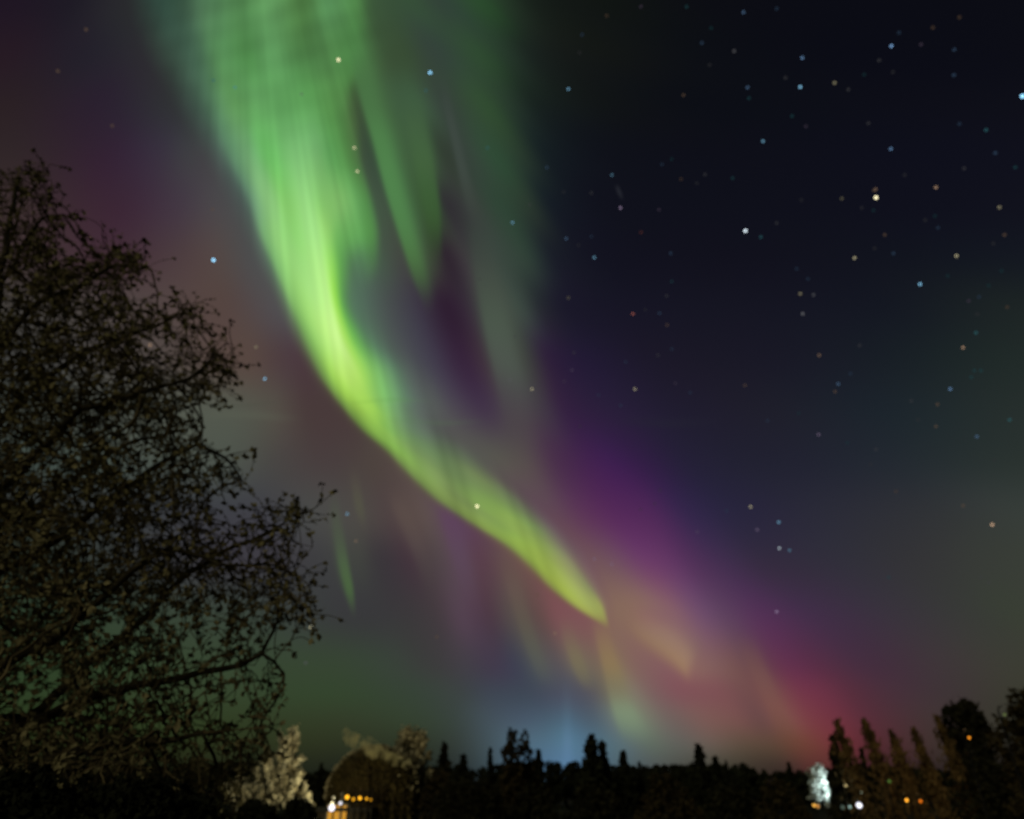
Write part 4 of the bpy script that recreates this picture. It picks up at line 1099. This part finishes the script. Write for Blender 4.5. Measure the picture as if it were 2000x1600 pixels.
WHITE = (0.92, 0.9, 1.0); ORANGE = (1.0, 0.42, 0.03); WARM = (1.0, 0.8, 0.42)
lamp(648, 1578, 36, 5.2, WHITE, 1.6, 'largest white street lamp, at the left foot of the round weeping tree', watts=650, light_rgb=(1, .86, .45), matname='white_lamp_light')
lamp(665, 1569, 37, 2.6, WHITE, 1.3, 'smaller white street lamp just right of the largest one', matname='white_lamp_light')
G = 'row of orange lamps before the round weeping tree'
for i, (x, y, r) in enumerate([(678, 1557, 3.2), (690, 1561, 2.4), (703, 1559, 2.8), (716, 1560, 2.3), (724, 1562, 2.0)]):
    lamp(x, y, 40.5, r, (1.0, .45, .02), [2.2, 1.1, 1.8, 1.1, .6][i], ['leftmost and brightest orange lamp of the row before the round tree', 'second orange lamp of the row before the round tree', 'middle orange lamp of the row before the round tree', 'fourth orange lamp of the row before the round tree', 'rightmost and dimmest orange lamp of the row before the round tree'][i], G, matname='orange_lamp_light', watts=6 if i in (0, 2) else 0, light_rgb=(1, .5, .1))
lamp(1678, 1573, 56, 4.4, WHITE, 1.7, 'bright white street lamp right of the white frosted tree', watts=2400, light_rgb=(.82, 1.0, .95), matname='white_lamp_light', aim=(1597, 1530, 60))
lamp(1660, 1576, 56, 2.2, (.42, .62, .55), .9, 'small pale green lamp left of the bright white lamp at the right', matname='pale_lamp_light')
lamp(1646, 1577, 58, 3.0, (.35, .5, .4), .2, 'dimmest pale lamp between the white frosted tree and the bright white lamp', matname='dim_lamp_light')
lamp(1673, 1547, 60, 2.0, (.6, .7, .5), .8, 'left one of the two touching pale lamps above the bright white lamp', 'pair of pale lamps above the bright white lamp', matname='pale_lamp_light')
lamp(1681, 1547, 60, 2.0, (.6, .7, .5), .7, 'right one of the two touching pale lamps above the bright white lamp', 'pair of pale lamps above the bright white lamp', matname='pale_lamp_light')
lamp(1590, 1573, 57, 2.4, (1, .5, .08), 1.3, 'left orange lamp at the foot of the white frosted tree', matname='orange_lamp_light')
lamp(1597, 1575, 57, 2.6, (1, .42, .08), .7, 'right dim orange lamp at the foot of the white frosted tree', matname='orange_lamp_light')
lamp(1771, 1563, 50, 2.3, (1, .40, .03), 2.4, 'bright orange lamp under the poplars, left of two', watts=20, light_rgb=(1, .6, .2), matname='orange_lamp_light')
lamp(1798, 1565, 50, 2.4, (1, .22, .01), 1.0, 'dim deep orange lamp under the poplars, right of two', watts=15, light_rgb=(1, .6, .2), matname='dim_orange_lamp_light')
lamp(1737, 1526, 52, 2.2, (.22, .45, .08), .4, 'single dim green lamp between the second and third poplar', matname='green_lamp_light')
lamp(1893, 1441, 40, 2.2, (1, .32, .02), 1.3, 'orange lamp high in front of the round headed tree', matname='orange_lamp_light', watts=260, light_rgb=(1, .62, .25), aim=(1740, 1500, 58))
lamp(1962, 1396, 38, 2.2, (.3, .4, .12), .4, 'dim yellow green lamp high at the far right tree', matname='green_lamp_light')

# house with a lit window under the white lamps
def house():
    Y = 41.0
    c = at(658, 1590, Y)
    root = empty('house', (c.x, Y + 2.2, 0), 'dark house with one glowing orange window below the white lamps', 'house')
    w = MB(); w.box((0, 0, 2.55), (3.0, 4.0, 5.1)); w.build('wall', M['wall'], root)
    rf = MB()
    i = 0
    rf.v = [(-1.7, -2.2, 4.95), (1.7, -2.2, 4.95), (1.7, 2.2, 4.95), (-1.7, 2.2, 4.95), (-1.7, -2.2, 5.12), (1.7, -2.2, 5.12), (1.7, 2.2, 5.12), (-1.7, 2.2, 5.12)]
    rf.f = [(0, 3, 2, 1), (4, 5, 6, 7), (0, 1, 5, 4), (1, 2, 6, 5), (2, 3, 7, 6), (3, 0, 4, 7)]
    r = rf.build('roof', M['roof'], root)
    z = c.z
    win = MB()
    for (cx, cz, sx, sz) in ((0, .52, 1.16, .07), (0, -.52, 1.16, .07), (-.55, 0, .07, 1.0), (.55, 0, .07, 1.0), (.1, 0, .03, 1.0)):
        win.box((cx, -2.03, z - .12 + cz), (sx, .08, sz))
    wo_ = win.build('window', M['frame'], root)
    pn = MB(); pn.box((0, -2.01, z - .12), (1.04, .02, .98))
    pn.build('pane', glow('lit_window', (1, .46, .05), .6, light=False), wo_)
house()

# smoke drifting up left from a chimney behind the willow
def smoke():
    rng = np.random.default_rng(9)
    Y = 43
    path = [(800, 1490, 4), (778, 1486, 5), (760, 1480, 6), (744, 1473, 8), (730, 1464, 9), (719, 1455, 10), (708, 1453, 8), (694, 1450, 7), (682, 1440, 7), (670, 1430, 6)]
    b = MB()
    pts = [at(x, y, Y) for x, y, r in path]
    rr = [r * 1.6 * Y / F for _, _, r in path]
    # dense resample
    q = []; qr = []
    for i in range(len(pts) - 1):
        for k in range(4):
            t = k / 4
            q.append(pts[i].lerp(pts[i + 1], t) + Vector(rng.normal(0, .05, 3))); qr.append((rr[i] * (1 - t) + rr[i + 1] * t) * rng.uniform(.85, 1.15))
    q.append(pts[-1]); qr.append(rr[-1])
    b.tube(q, qr, 12)
    m = bpy.data.materials.new('smoke')
    m.use_nodes = True
    nt = m.node_tree; nt.nodes.clear()
    o = nt.nodes.new('ShaderNodeOutputMaterial')
    v = nt.nodes.new('ShaderNodeVolumePrincipled')
    v.inputs['Color'].default_value = (.97, .93, .62, 1)
    tc = nt.nodes.new('ShaderNodeTexCoord')
    n = nt.nodes.new('ShaderNodeTexNoise'); n.inputs['Scale'].default_value = 2.1; n.inputs['Detail'].default_value = 3
    mr = nt.nodes.new('ShaderNodeMapRange')
    mr.inputs['From Min'].default_value = .44; mr.inputs['From Max'].default_value = .72
    mr.inputs['To Min'].default_value = 0.0; mr.inputs['To Max'].default_value = 3.6
    nt.links.new(tc.outputs['Object'], n.inputs['Vector'])
    nt.links.new(n.outputs['Fac'], mr.inputs['Value'])
    nt.links.new(mr.outputs['Result'], v.inputs['Density'])
    nt.links.new(v.outputs[0], o.inputs['Volume'])
    ob = b.build('smoke', m)
    tag(ob, 'wisp of pale smoke drifting up left over the round weeping tree', 'smoke', kind='stuff')
smoke()
